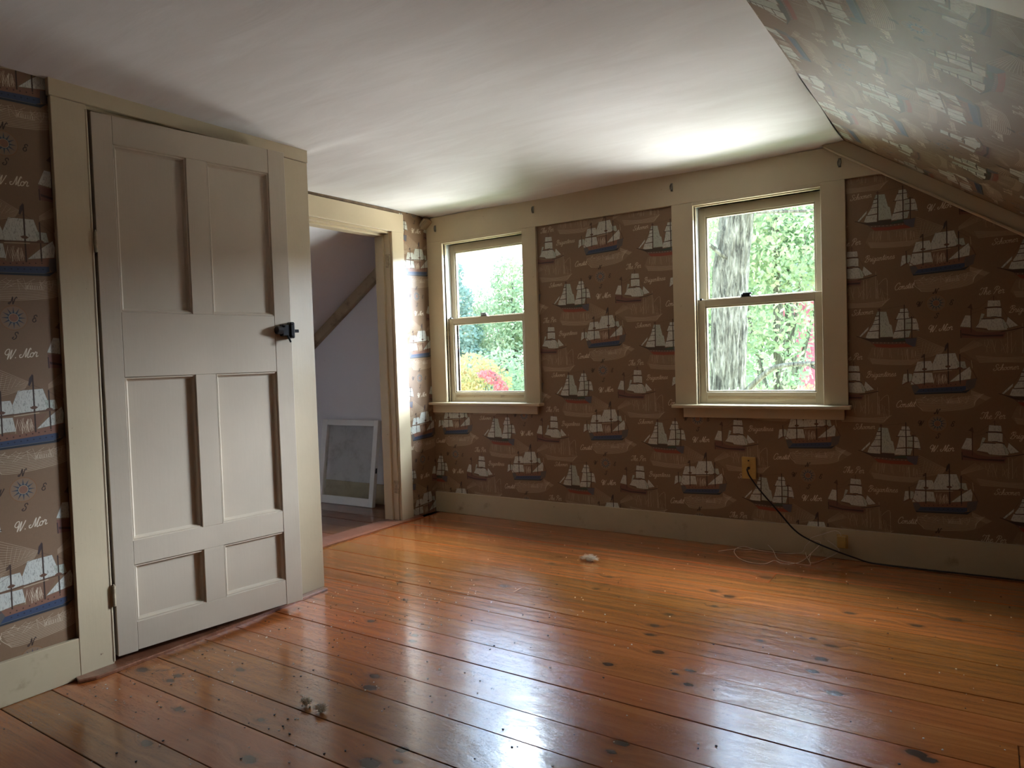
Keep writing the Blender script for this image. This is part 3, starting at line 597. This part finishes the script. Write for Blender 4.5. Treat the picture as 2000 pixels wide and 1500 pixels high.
hk = [(.087, 2.058, 'first metal hook from the ceiling corner, on the header board'), (.919, 2.075, 'metal hook on the header between corner window and wallpaper'), (1.871, 2.069, 'metal hook on the header above the casing before the big trunk window'), (2.769, 2.05, 'metal hook on the header beside the sloping rake board')]
for x, z, lb in hk:
    t = thing('curtain_hook', lb, 'hook', (x, 0, z), 0, None, 'old curtain rod hooks on the header board')
    bm = bmesh.new(); box(bm, x - .007, x + .007, -.002, .001, z - .022, z + .024, .001); obj('plate', bm, M_steel, t)
    bm = bmesh.new(); tube(bm, [Vector((x + .009 * math.cos(a), -.009 - .007 * math.cos(a), z + .017 * math.sin(a))) for a in [k * .3927 for k in range(-5, 12)]], .003, 6); obj('ring', bm, M_steel, t)

# ---------------------------------------------------------------- open doorway
d2 = thing('door_2', 'open doorway without a door leaf, cream casing', 'doorway', (.01, -.8, 0), 0, 'structure')
obj('casing', B(0, .021, -.385, -.266, 0, 2.0, .002), M_trim, d2); obj('casing', B(0, .021, -1.32, -1.2, 0, 2.0, .002), M_trim, d2)
obj('head_casing', B(0, .022, -1.33, -.264, 2.0, 2.128, .002), M_trim, d2)
obj('gap_strip', B(-.002, .010, -1.6, -.30, 2.128, 2.152, .002), M_gap, d2)  # solid strip; its dark colour stands in for the gap under the ceiling
bm = bmesh.new(); box(bm, -.12, .0, -.395, -.384, 0, 2.0); box(bm, -.12, .0, -1.2, -1.19, 0, 2.0); box(bm, -.12, .0, -1.19, -.395, 1.985, 2.0); obj('jamb', bm, M_trim, d2)
bm = bmesh.new(); box(bm, -.12, -.045, -.41, -.394, 0, 1.985, .002); box(bm, -.12, -.045, -1.19, -1.176, 0, 1.985, .002); box(bm, -.12, -.045, -1.176, -.41, 1.970, 1.986, .002); obj('stop', bm, M_trim, d2)
for z in (1.80, .245):
    bm = bmesh.new(); box(bm, -.036, -.002, -.3975, -.3945, z - .045, z + .045, .0006); cyl(bm, (.002, -.3965, z - .045), (.002, -.3965, z + .045), .0045, 8); obj('hinge_leaf', bm, M_hinge, d2)
obj('threshold', prism(bmesh.new(), [(-.125, -.001), (.050, -.001), (.052, .008), (.03, .013), (-.10, .015), (-.125, .01)], -1.19, -.20, 'y'), M_sill, d2)

# ---------------------------------------------------------------- panelled door, standing ajar
ROT = math.atan2(.775, .11)
dc = thing('trim_6', 'cream casing boards around the six-panel door', 'trim', (.655, -2.2, 0), 0, 'structure')
obj('casing', B(.645, .665, -2.788, -2.668, 0, 2.077, .002), M_trim, dc); obj('casing', B(.645, .665, -1.874, -1.652, 0.011, 2.077, .003), M_trim, dc)
obj('head_casing', B(.645, .667, -2.793, -1.650, 2.0785, 2.150, .002), M_trim, dc)
bm = bmesh.new(); box(bm, .54, .652, -2.680, -2.668, 0, 2.07); box(bm, .54, .65, -1.874, -1.86, 0, 2.07); box(bm, .54, .65, -2.668, -1.874, 2.066, 2.078); obj('jamb', bm, M_trim, dc)
bm = bmesh.new(); tube(bm, [Vector((.663, -2.669, .02 + 2.04 * k / 12)) for k in range(13)], .0045, 8); obj('bead', bm, M_trim, dc)
prof = [(.70, -2.815), (.725, -2.76), (.722, -2.3), (.712, -1.9), (.700, -1.66), (.55, -1.66), (.55, -2.79), (.664, -2.80)]
dsill = obj('door_sill', prism(bmesh.new(), [(x, y) for x, y in prof], -.002, .013, 'z', .004), M_sill); tag(dsill, 'worn reddish wooden sill under the six-panel door', 'sill', 'structure')
D = thing('door_1', 'tan-painted six-panel door standing slightly ajar, black latch on it', 'door', (.668, -2.655, 0), ROT, 'structure')
LW, Z0, Z1, TK = .783, .032, 2.057, .034
def L(*a, **k): return box(bmesh.new(), *a, **k)
WS = [(.071, .341), (.426, .702)]; ZS = [(1.325, 1.952), (.455, 1.080), (.143, .363)]
stl = lambda a, b: obj('stile', L(a, b, 0, TK, Z0, Z1, .0016), M_door, D, True)
s1 = stl(0, WS[0][0]); s2 = stl(WS[1][1], LW)
for a, b in ((1.952, Z1), (1.080, 1.325), (.363, .455), (Z0 + .004, .143)):
    obj('rail', L(WS[0][0] + .0006, WS[1][1] - .0006, .0006, TK, a, b, .001), M_door, D, True)
for a, b in ZS:
    obj('muntin', L(WS[0][1], WS[1][0], .0006, TK, a + .0005, b - .0005, .001), M_door, D, True)
    for c, d in WS:
        p_ = obj('panel', L(c - .004, d + .004, .019, .027, a - .004, b + .004), M_door, D, True)
        bm = bmesh.new(); pr = [(0, .0), (.003, .005), (.007, .0045), (.012, .015), (.016, .0185), (.0165, .020)]
        rings = []
        for e, y_ in pr: rings.append([bm.verts.new(q) for q in ((c + e, y_, a + e), (d - e, y_, a + e), (d - e, y_, b - e), (c + e, y_, b - e))])
        for u, v in zip(rings, rings[1:]):
            for k in range(4): bm.faces.new((u[k], u[(k + 1) % 4], v[(k + 1) % 4], v[k]))
        obj('moulding', bm, M_door, p_, True)
for z in (.265, 1.58):
    bm = bmesh.new(); cyl(bm, (-.006, -.004, z - .038), (-.006, -.004, z + .038), .006, 10); box(bm, -.004, .0, .0, .03, z - .038, z + .038); cyl(bm, (-.006, -.004, z + .038), (-.006, -.004, z + .044), .0035, 8); obj('hinge', bm, M_hinge, D, True)
bm = bmesh.new(); box(bm, .722, .772, -.030, .0, 1.236, 1.288, .004); box(bm, .757, .781, -.036, .0, 1.226, 1.298, .005); cyl(bm, (.735, -.030, 1.279), (.735, -.034, 1.279), .004, 8); cyl(bm, (.77, -.036, 1.288), (.77, -.039, 1.288), .003, 8); cyl(bm, (.77, -.036, 1.236), (.77, -.039, 1.236), .003, 8)
lk = obj('rim_latch', bm, M_iron, D, True)
bm = bmesh.new(); cyl(bm, (.700, -.018, 1.262), (.724, -.018, 1.262), .0185, 16); cyl(bm, (.696, -.018, 1.262), (.700, -.018, 1.262), .015, 16, .0185); obj('thumb_knob', bm, M_iron, lk, True)
obj('latch_bolt', L(.780, .806, -.026, -.012, 1.252, 1.266, .002), M_iron, lk, True)
bm = bmesh.new(); cyl(bm, (.748, -.026, 1.240), (.757, -.034, 1.208), .0042, 8); obj('release_lever', bm, M_iron, lk, True)

# ---------------------------------------------------------------- old sash leaning beyond the doorway
ang = math.atan2(.105, .655)
t = thing('window_sash', 'old white single-pane window sash leaning on the wall beyond the doorway', 'window sash', (-.825, -.14, .0), 0)
Ml = Matrix.Translation((-.825, -.142, .002)) @ Matrix.Rotation(math.radians(2.0), 4, 'Z') @ Matrix.Rotation(-ang, 4, 'X')
hw, hh = .302, .668
obj('stile', box(bmesh.new(), -hw, -hw + .058, 0, .036, 0, hh, .002, Ml), M_white, t); obj('stile', box(bmesh.new(), hw - .044, hw, 0, .036, 0, hh, .002, Ml), M_white, t)
obj('rail', box(bmesh.new(), -hw + .058, hw - .044, .001, .036, hh - .046, hh, .002, Ml), M_white, t); obj('rail', box(bmesh.new(), -hw + .058, hw - .044, .001, .036, 0, .062, .002, Ml), M_white, t)
obj('pane', box(bmesh.new(), -hw + .05, hw - .036, .014, .017, .055, hh - .04, 0, Ml), M_dglass, t)
obj('sash_notch', box(bmesh.new(), hw - .001, hw + .002, .008, .026, .26, .30, .0008, Ml), M_iron, t)

# ---------------------------------------------------------------- wall plate, cables, phone box
t = thing('wall_plate', 'yellowed cable wall plate below the trunk window', 'wall plate', (2.2765, .02, .45))
wpl = obj('plate', B(2.238, 2.315, .006, .021, .389, .513, .003), M_plate, t)
for z in (.492, .410): bm = bmesh.new(); cyl(bm, (2.2765, .008, z), (2.2765, .0035, z), .0038, 10); obj('screw', bm, M_steel if z < .45 else M_iron, wpl)
bm = bmesh.new(); cyl(bm, (2.2765, .008, .450), (2.2765, -.012, .450), .0062, 12); cyl(bm, (2.2765, .006, .450), (2.2765, .001, .450), .009, 6); obj('connector', bm, M_iron, wpl)
coax = [(2.2765, -.006, .450), (2.2775, -.030, .448), (2.284, -.040, .435), (2.297, -.040, .408), (2.349, -.036, .335), (2.436, -.034, .235), (2.522, -.034, .138), (2.598, -.034, .092), (2.721, -.034, .050), (2.817, -.034, .024), (2.879, -.034, .009), (2.972, -.036, .0052), (3.12, -.030, .0052), (3.327, -.024, .0052), (3.522, -.020, .0052), (3.9, -.03, .0052), (4.4, -.05, .0052), (4.8, -.06, .0052)]
o = obj('coaxial_cable', tube(bmesh.new(), catmull(coax, 6), .0042, 8), M_coax, smooth=True); tag(o, 'black coaxial cable arcing from the wall plate to the baseboard', 'cable')
t = thing('phone_jack', 'small yellowed phone jack box on the baseboard', 'jack', (2.753, 0, .09))
jc = obj('cover', B(2.731, 2.776, -.030, -.002, .064, .126, .004), M_plate, t); obj('base', B(2.727, 2.780, -.004, .001, .060, .130, .001), M_plate, t); obj('socket', B(2.745, 2.762, -.022, -.010, .062, .0645), M_iron, jc)
WIRES = [[(2.147, -.152, .004), (2.176, -.109, .004), (2.212, -.07, .004), (2.221, -.034, .005), (2.253, -.034, .015), (2.273, -.034, .013), (2.323, -.034, .005), (2.417, -.039, .004), (2.49, -.034, .006), (2.545, -.034, .015), (2.567, -.034, .029), (2.578, -.034, .058), (2.6, -.034, .085), (2.608, -.034, .105), (2.672, -.030, .133), (2.714, -.026, .151), (2.741, -.024, .148), (2.751, -.018, .128)],
 [(2.3, -.034, .006), (2.285, -.036, .004), (2.26, -.057, .006), (2.221, -.06, .007), (2.216, -.084, .004), (2.229, -.135, .003), (2.275, -.222, .003), (2.327, -.271, .003), (2.386, -.287, .003), (2.429, -.269, .003), (2.456, -.204, .006), (2.497, -.227, .003), (2.532, -.223, .003), (2.57, -.189, .006), (2.588, -.106, .006), (2.61, -.034, .027), (2.65, -.034, .074), (2.646, -.034, .09), (2.622, -.034, .091)],
 [(2.382, -.034, .04), (2.404, -.034, .019), (2.418, -.047, .007), (2.456, -.144, .003), (2.494, -.184, .003), (2.545, -.202, .006), (2.579, -.199, .003), (2.624, -.197, .003), (2.629, -.173, .005), (2.592, -.074, .009), (2.578, -.034, .015), (2.579, -.034, .023)],
 [(2.603, -.034, .014), (2.607, -.097, .006), (2.628, -.166, .008), (2.653, -.132, .006), (2.687, -.034, .008), (2.736, -.034, .043), (2.74, -.034, .058), (2.72, -.034, .078), (2.687, -.034, .099)]]
t = thing('phone_wire', 'loose tangle of thin white phone wire on the floor by the baseboard', 'wire', (2.45, -.12, 0))
for w_ in WIRES: obj('strand', tube(bmesh.new(), catmull(w_, 5), .0019, 6), M_wire, t, smooth=True)

# ---------------------------------------------------------------- lint and crumbs on the boards
def lint(x, y, rx, ry, h, seed, label):
    r = random.Random(seed); bm = bmesh.new()
    bmesh.ops.create_icosphere(bm, subdivisions=3, radius=1.0)
    for v in bm.verts:
        k = 1 + .45 * math.sin(5 * v.co.x + seed) * math.sin(6 * v.co.y + 2 * seed) + r.uniform(-.16, .16)
        v.co = Vector((x + v.co.x * rx * k * .42, y + v.co.y * ry * k * .42, h * .34 + v.co.z * h * .3 * min(k, 1.0)))
    for _ in range(420):
        a, e = r.uniform(0, 6.28), r.uniform(.0, 1.4); d = Vector((math.cos(a) * math.cos(e) * rx, math.sin(a) * math.cos(e) * ry, math.sin(e) * h * .5)); c = Vector((x, y, h * .5))
        s_ = c + d * .7; b = Vector((r.uniform(-1, 1), r.uniform(-1, 1), r.uniform(-.3, .6))) * rx * .3
        q = [s_, s_ + d * .35 + b * .6, s_ + d * .4 + b * 1.5]
        for p_ in q: p_.z = max(p_.z, .001)
        tube(bm, catmull(q, 2), .0005, 3)
    tag(obj('dust_bunny', bm, M_dust), label, 'lint', None, 'grey lint clumps on the floor boards')
lint(1.602, -.643, .040, .020, .028, 1, 'grey lint clump lying alone on the boards far from the door')
lint(1.545, -2.512, .017, .012, .022, 2, 'lint clump nearer the door, of the pair on the boards')
lint(1.622, -2.517, .019, .013, .022, 3, 'lint clump farther from the door, of the pair on the boards')
def flecks(name, m, n, seed, label, s0, s1):
    r = random.Random(seed); bm = bmesh.new()
    for _ in range(n):
        x, y = (r.uniform(.75, 3.9), r.uniform(-3.2, -.1)) if r.random() < .55 else (.75 + abs(r.gauss(0, .6)), r.uniform(-2.9, -1.3))
        s = r.uniform(s0, s1); box(bm, -s, s, -s * r.uniform(.4, 1), s * .6, 0, s * .8, 0, Matrix.Translation((x, y, .0005)) @ Matrix.Rotation(r.uniform(0, 3.14), 4, 'Z'))
    tag(obj(name, bm, m), label, 'debris', 'stuff')
flecks('paint_flecks', M_fleck, 420, 3, 'scattered pale paint flecks on the floor boards', .0009, .0028)
flecks('dark_crumbs', M_crumb, 300, 4, 'scattered dark crumbs on the floor boards', .0011, .0032)

# ================================================================ outdoors
GZ = -3.1
def at(dx, dy, D, tan=0.0): return Vector((3.387 + dx * D, -4.008 + dy * D, 1.1 + tan * D))
o = obj('ground', B(-120, 120, .6, 160, GZ - .2, GZ), M_grass); tag(o, 'rough grass yard outside the windows', 'ground', 'structure')
def leaves(name, blobs, n, size, m, parent, seed):
    r = np.random.RandomState(seed); vol = np.array([b[3] * b[4] * b[5] for b in blobs]) ** (2 / 3.); cnt = (2.3 * n * vol / vol.sum()).astype(int)
    C_ = []
    for b, k in zip(blobs, cnt):
        d = r.normal(size=(k, 3)); d /= np.linalg.norm(d, axis=1)[:, None]; rad = r.uniform(.45, 1.08, (k, 1)) ** .6
        C_.append(np.array(b[:3]) + d * rad * np.array(b[3:6]))
    C_ = np.concatenate(C_); k = len(C_)
    size *= .58; a = r.normal(size=(k, 3)); a /= np.linalg.norm(a, axis=1)[:, None]; b = np.cross(a, r.normal(size=(k, 3))); b /= np.linalg.norm(b, axis=1)[:, None]
    s = size * r.uniform(.6, 1.4, (k, 1)); v = np.stack([C_ - a * s, C_ + b * s * .5, C_ + a * s, C_ - b * s * .5], 1).reshape(-1, 3)
    v -= np.array(MATRIX[parent].translation)
    me = bpy.data.meshes.new(name); me.from_pydata(v.tolist(), [], np.arange(4 * k).reshape(-1, 4).tolist()); me.materials.append(m)
    o = link(bpy.data.objects.new(name, me)); o.parent = parent; o['kind'] = 'stuff'; return o
def trunk(pts, r0, r1, parent, n=10): return obj('trunk', tube(bmesh.new(), catmull(pts, 5), lambda t: r0 + (r1 - r0) * t, n), M_bark, parent, smooth=True)
def tree(name, label, base, blobs, n, size, m, seed, r0=.15, group=None):
    """blobs are (dx, dy, z, rx, ry, rz) about the base"""
    t = thing(name, label, 'tree' if 'shrub' not in name else 'shrub', base, 0, None, group); x, y, z = base; rr = random.Random(seed)
    hi = max(b[2] for b in blobs)
    tk = trunk([(x, y, z), (x + .1, y, z + (hi - z) * .5), (x + blobs[0][0] * .5, y + blobs[0][1] * .5, hi)], r0, r0 * .35, t)
    for b in blobs:
        br = bmesh.new(); tube(br, catmull([(x, y, z + (b[2] - z) * .55), (x + b[0] * .6, y + b[1] * .6, z + (b[2] - z) * .8), (x + b[0], y + b[1], b[2] + b[5] * .4)], 4), lambda q: r0 * (.4 - .33 * q), 6); obj('limb', br, M_bark, tk)
    leaves('foliage', [(x + b[0], y + b[1], b[2], b[3], b[4], b[5]) for b in blobs], n, size, m, t, seed)
    return t
def gb(dx, dy, D): p = at(dx, dy, D); return (p.x, p.y, GZ)
# through the corner window
tree('spruce', 'blue-green spruce at the edge of the corner window view', gb(-.620, .785, 27), [(0, 0, 4.4, .45, .45, .6), (0, 0, 3.4, .8, .8, .7), (0, 0, 2.2, 1.2, 1.2, .9), (0, 0, .8, 1.6, 1.6, 1.0), (0, 0, -.8, 2.0, 2.0, 1.1)], 5200, .15, L_teal, 21, .16)
tree('birch', 'thin turning tree in the middle of the corner window view', gb(-.592, .806, 33), [(0, 0, 3.4, 1.2, 1.2, 1.2), (-1.1, 0, 2.9, 1.3, 1.2, 1.2), (1.1, .2, 2.6, 1.4, 1.3, 1.2), (.2, .2, 2.0, 1.6, 1.3, 1.2), (0, 0, .6, 2.0, 1.6, 1.2)], 2600, .16, L_mixed, 22, .14)
tree('poplar', 'tall light green tree at the inner side of the corner window view', gb(-.552, .834, 27), [(0, 0, 4.0, .8, .8, 1.0), (.6, 0, 2.9, 1.3, 1.2, 1.2), (-.8, 0, 2.2, 1.3, 1.2, 1.3), (.2, 0, .9, 1.9, 1.6, 1.3), (1.6, .3, 1.6, 1.4, 1.2, 1.6)], 5200, .14, L_lime, 23, .15)
tree('golden_shrub', 'orange and yellow shrub low in the corner window', gb(-.606, .796, 15), [(0, 0, .85, .65, .6, .42), (-.5, .1, .5, .6, .6, .5), (.5, 0, .55, .55, .5, .45), (0, 0, -.4, 1.0, .9, .7)], 3000, .075, L_gold, 24, .06)
tree('red_maple', 'small red-leaved maple low in the corner window', gb(-.572, .820, 14), [(-.1, 0, .72, .14, .2, .10), (.06, 0, .55, .13, .2, .13), (.17, 0, .36, .12, .2, .13), (.27, 0, .18, .12, .2, .09), (-.28, 0, .82, .16, .2, .07)], 260, .075, L_red, 25, .05)
rr = random.Random(3)
for k in range(7):
    a = -.66 + .022 * k; D_ = (18.5, 24.5, 20.5, 27.5, 17, 23, 26)[k]; h_ = rr.uniform(.4, 1.5)
    lb = ['at the spruce foot', 'between spruce and birch', 'under the birch', 'right of the birch trunk', 'behind the red maple', 'below the poplar', 'beside the poplar'][k]
    tree('hedge_shrub', 'green hedge shrub ' + lb + ' outside the corner window', gb(a, math.sqrt(1 - a * a), D_), [(0, 0, h_ - .6, 1.0, .6, .9), (.35, 0, h_ - 1.6, 1.0, .7, 1.0), (-.35, 0, h_ - 2.3, 1.0, .7, 1.0)], 1500, .12, L_green if k % 2 else L_lime, 30 + k, .06, 'hedge shrubs outside')
# through the other window
FAR = lambda p: tuple(CAM + (Vector(p) - CAM) * 1.42)
bt = thing('maple_tree', 'thick furrowed tree trunk close outside the window by the slope', 'tree', (.72, 4.83, GZ))
bm = bmesh.new(); NR, NA = 120, 88; rings = []
for i in range(NR + 1):
    z = -2.0 + 6.4 * i / NR; tt = (z - .5)
    cx = 1.49 + .05 * (z - .7) + .1 * max(0, min(z, 3) - 1.7) ** 1.5; cy = 2.22; R_ = .136 + .008 * math.sin(z * 1.3) + .08 * math.exp(-(z + 2) / .5)
    ring = []
    for k in range(NA):
        a = k * 2 * math.pi / NA; wv = math.sin(a * 15 + 1.6 * math.sin(z * 2.6) + 1.1 * math.sin(z * 7.3 + a * 2)) + .6 * math.sin(a * 23 + 2.4 * math.sin(z * 4.3)) + .5 * math.sin(z * 23 + 4 * math.sin(a * 7))
        r_ = R_ + .0075 * wv; q_ = FAR((cx + r_ * math.cos(a), cy + r_ * math.sin(a), z)); ring.append(bm.verts.new(q_))
    rings.append(ring)
for u, v in zip(rings, rings[1:]):
    for k in range(NA): bm.faces.new((u[k], u[(k + 1) % NA], v[(k + 1) % NA], v[k]))
btk = obj('trunk', bm, M_bark, bt, smooth=True)
for pts, r0, r1 in (([(1.62, 2.2, .72), (1.86, 2.1, .92), (2.02, 2.0, .98), (2.35, 2.0, 1.0), (2.7, 2.0, 1.06)], .026, .012), ([(2.2, 2.0, .99), (2.35, 2.0, .90), (2.5, 2.0, .80), (2.66, 2.0, .76)], .014, .006),
                    ([(1.55, 2.1, 1.9), (1.30, 1.9, 2.15), (1.10, 1.8, 2.3)], .02, .008), ([(1.62, 2.2, 2.3), (2.0, 2.0, 2.22), (2.3, 2.0, 2.2), (2.55, 1.9, 2.32)], .018, .006), ([(1.68, 2.2, 4.1), (2.1, 2.3, 5.4), (2.3, 2.3, 7.0)], .08, .03), ([(1.68, 2.2, 4.2), (1.3, 2.4, 5.6), (1.0, 2.4, 7.2)], .08, .03)):
    bm = bmesh.new(); tube(bm, [Vector(FAR(q)) for q in catmull(pts, 6)], lambda t, a=r0, b=r1: 1.42 * (a + (b - a) * t), 8); obj('limb', bm, M_bark, btk, smooth=True)
leaves('foliage', [FAR(q[:3]) + tuple(1.42 * v for v in q[3:]) for q in [(1.15, 2.0, 2.05, .35, .4, .35), (1.12, 1.95, 1.2, .22, .3, .4), (1.2, 2.0, .42, .3, .35, .28), (2.2, 2.3, 2.45, .6, .5, .35), (1.6, 2.4, 7.4, 2.2, 1.6, .9)]], 2600, .06, L_green, bt, 40)
tree('ash_tree', 'leafy green tree filling the view behind the thick trunk', gb(-.232, .973, 11.5), [(0, 0, 1.9, 1.0, .9, .8), (.5, 0, 2.7, 1.1, .9, .8), (-.6, .2, 2.5, 1.0, .9, .8), (-.2, -.3, .75, .75, .7, .65), (.1, 0, 3.6, 1.5, 1.2, .8), (-1.3, 0, 1.4, .8, .7, 1.1), (-.15, -.2, -.1, .5, .5, .5)], 7600, .075, L_lime, 41, .11)
tree('linden', 'paler yellow-green tree behind the thick trunk', gb(-.315, .949, 16), [(0, 0, 2.2, 1.3, 1.2, 1.1), (.9, 0, 1.0, 1.2, 1.0, 1.0), (-.8, 0, .5, 1.2, 1.0, 1.1), (0, 0, 3.7, 1.6, 1.4, .9), (1.2, .4, 3.2, 1.3, 1.1, .9)], 4200, .10, L_lime, 42, .13)
tree('slim_tree', 'slim dark trunk rising before the red barn', gb(-.217, .976, 12.5), [(0, 0, 3.1, .9, .8, .6), (.7, 0, 2.9, .8, .8, .6)], 1500, .08, L_green, 43, .12)
tree('yellow_shrub', 'yellow-leaved shrub low in the window by the slope', gb(-.208, .978, 9.0), [(0, 0, .35, .42, .4, .3), (.35, 0, .5, .4, .35, .3), (-.3, 0, .1, .4, .4, .35), (0, 0, -.7, .9, .7, .7), (.7, 0, .05, .45, .4, .5)], 2600, .05, L_gold, 44, .04)
tree('leafy_shrub', 'green shrub at the foot of the thick trunk', gb(-.275, .961, 8.2), [(0, 0, .25, .5, .4, .45), (.4, 0, -.2, .5, .4, .5), (-.4, 0, -.1, .5, .4, .5)], 1700, .055, L_green, 45, .04)
for k, (a, D_, hh_) in enumerate([(-.49, 37, 3.4), (-.41, 44, 4.0), (-.33, 37, 4.0), (-.25, 44, 5.4), (-.16, 37, 4.5), (-.07, 44, 5.2), (.03, 37, 4.6)]):
    tree('far_tree', 'far-off tree behind the nearer ones, %s from the spruce side' % 'first second third fourth fifth sixth seventh'.split()[k], gb(a, math.sqrt(1 - a * a), D_), [(0, 0, hh_ - 1.2, 1.5, 1.2, 1.4), (.8, 0, hh_ - 2.2, 1.3, 1.2, 1.5), (-.8, 0, hh_ - 2.4, 1.3, 1.2, 1.5), (0, 0, hh_ - 4.2, 2.0, 1.3, 1.6)], 1700, .22, (L_lime, L_green, L_mixed)[k % 3], 60 + k, .16, 'trees far off outside')
# red barn
b0 = at(-.16, .987, 24); t = thing('barn', 'faded red barn showing beyond the branches', 'building', (b0.x, b0.y, GZ))
obj('wall', B(b0.x - 1.6, b0.x + 4.5, b0.y, b0.y + 6, GZ, 2.9), M_barn, t)
obj('roof', prism(bmesh.new(), [(b0.y - .3, 2.75), (b0.y + 3, 4.2), (b0.y + 6.3, 2.75), (b0.y + 6.3, 2.9), (b0.y + 3, 4.4), (b0.y - .3, 2.9)], b0.x - 1.9, b0.x + 4.8, 'x'), M_roof, t)
for k in range(30): obj('batten', B(b0.x - 1.55 + .2 * k, b0.x - 1.52 + .2 * k, b0.y - .03, b0.y, GZ, 2.9), M_barn, t)
for q0, q1, lb in ((at(-.313, .95, 14, .181), at(-.183, .983, 14, .154), 'upper power line crossing the window view'), (at(-.313, .95, 14, .161), at(-.183, .983, 14, .142), 'lower power line crossing the window view')):
    d = q1 - q0; pts = [q0 - d * 3 + (d * 7) * k / 20 + Vector((0, 0, .0012 * (k - 10) ** 2)) for k in range(21)]
    tag(obj('power_line', tube(bmesh.new(), pts, .013, 6), M_wirex), lb, 'power line', None, 'power lines outside')
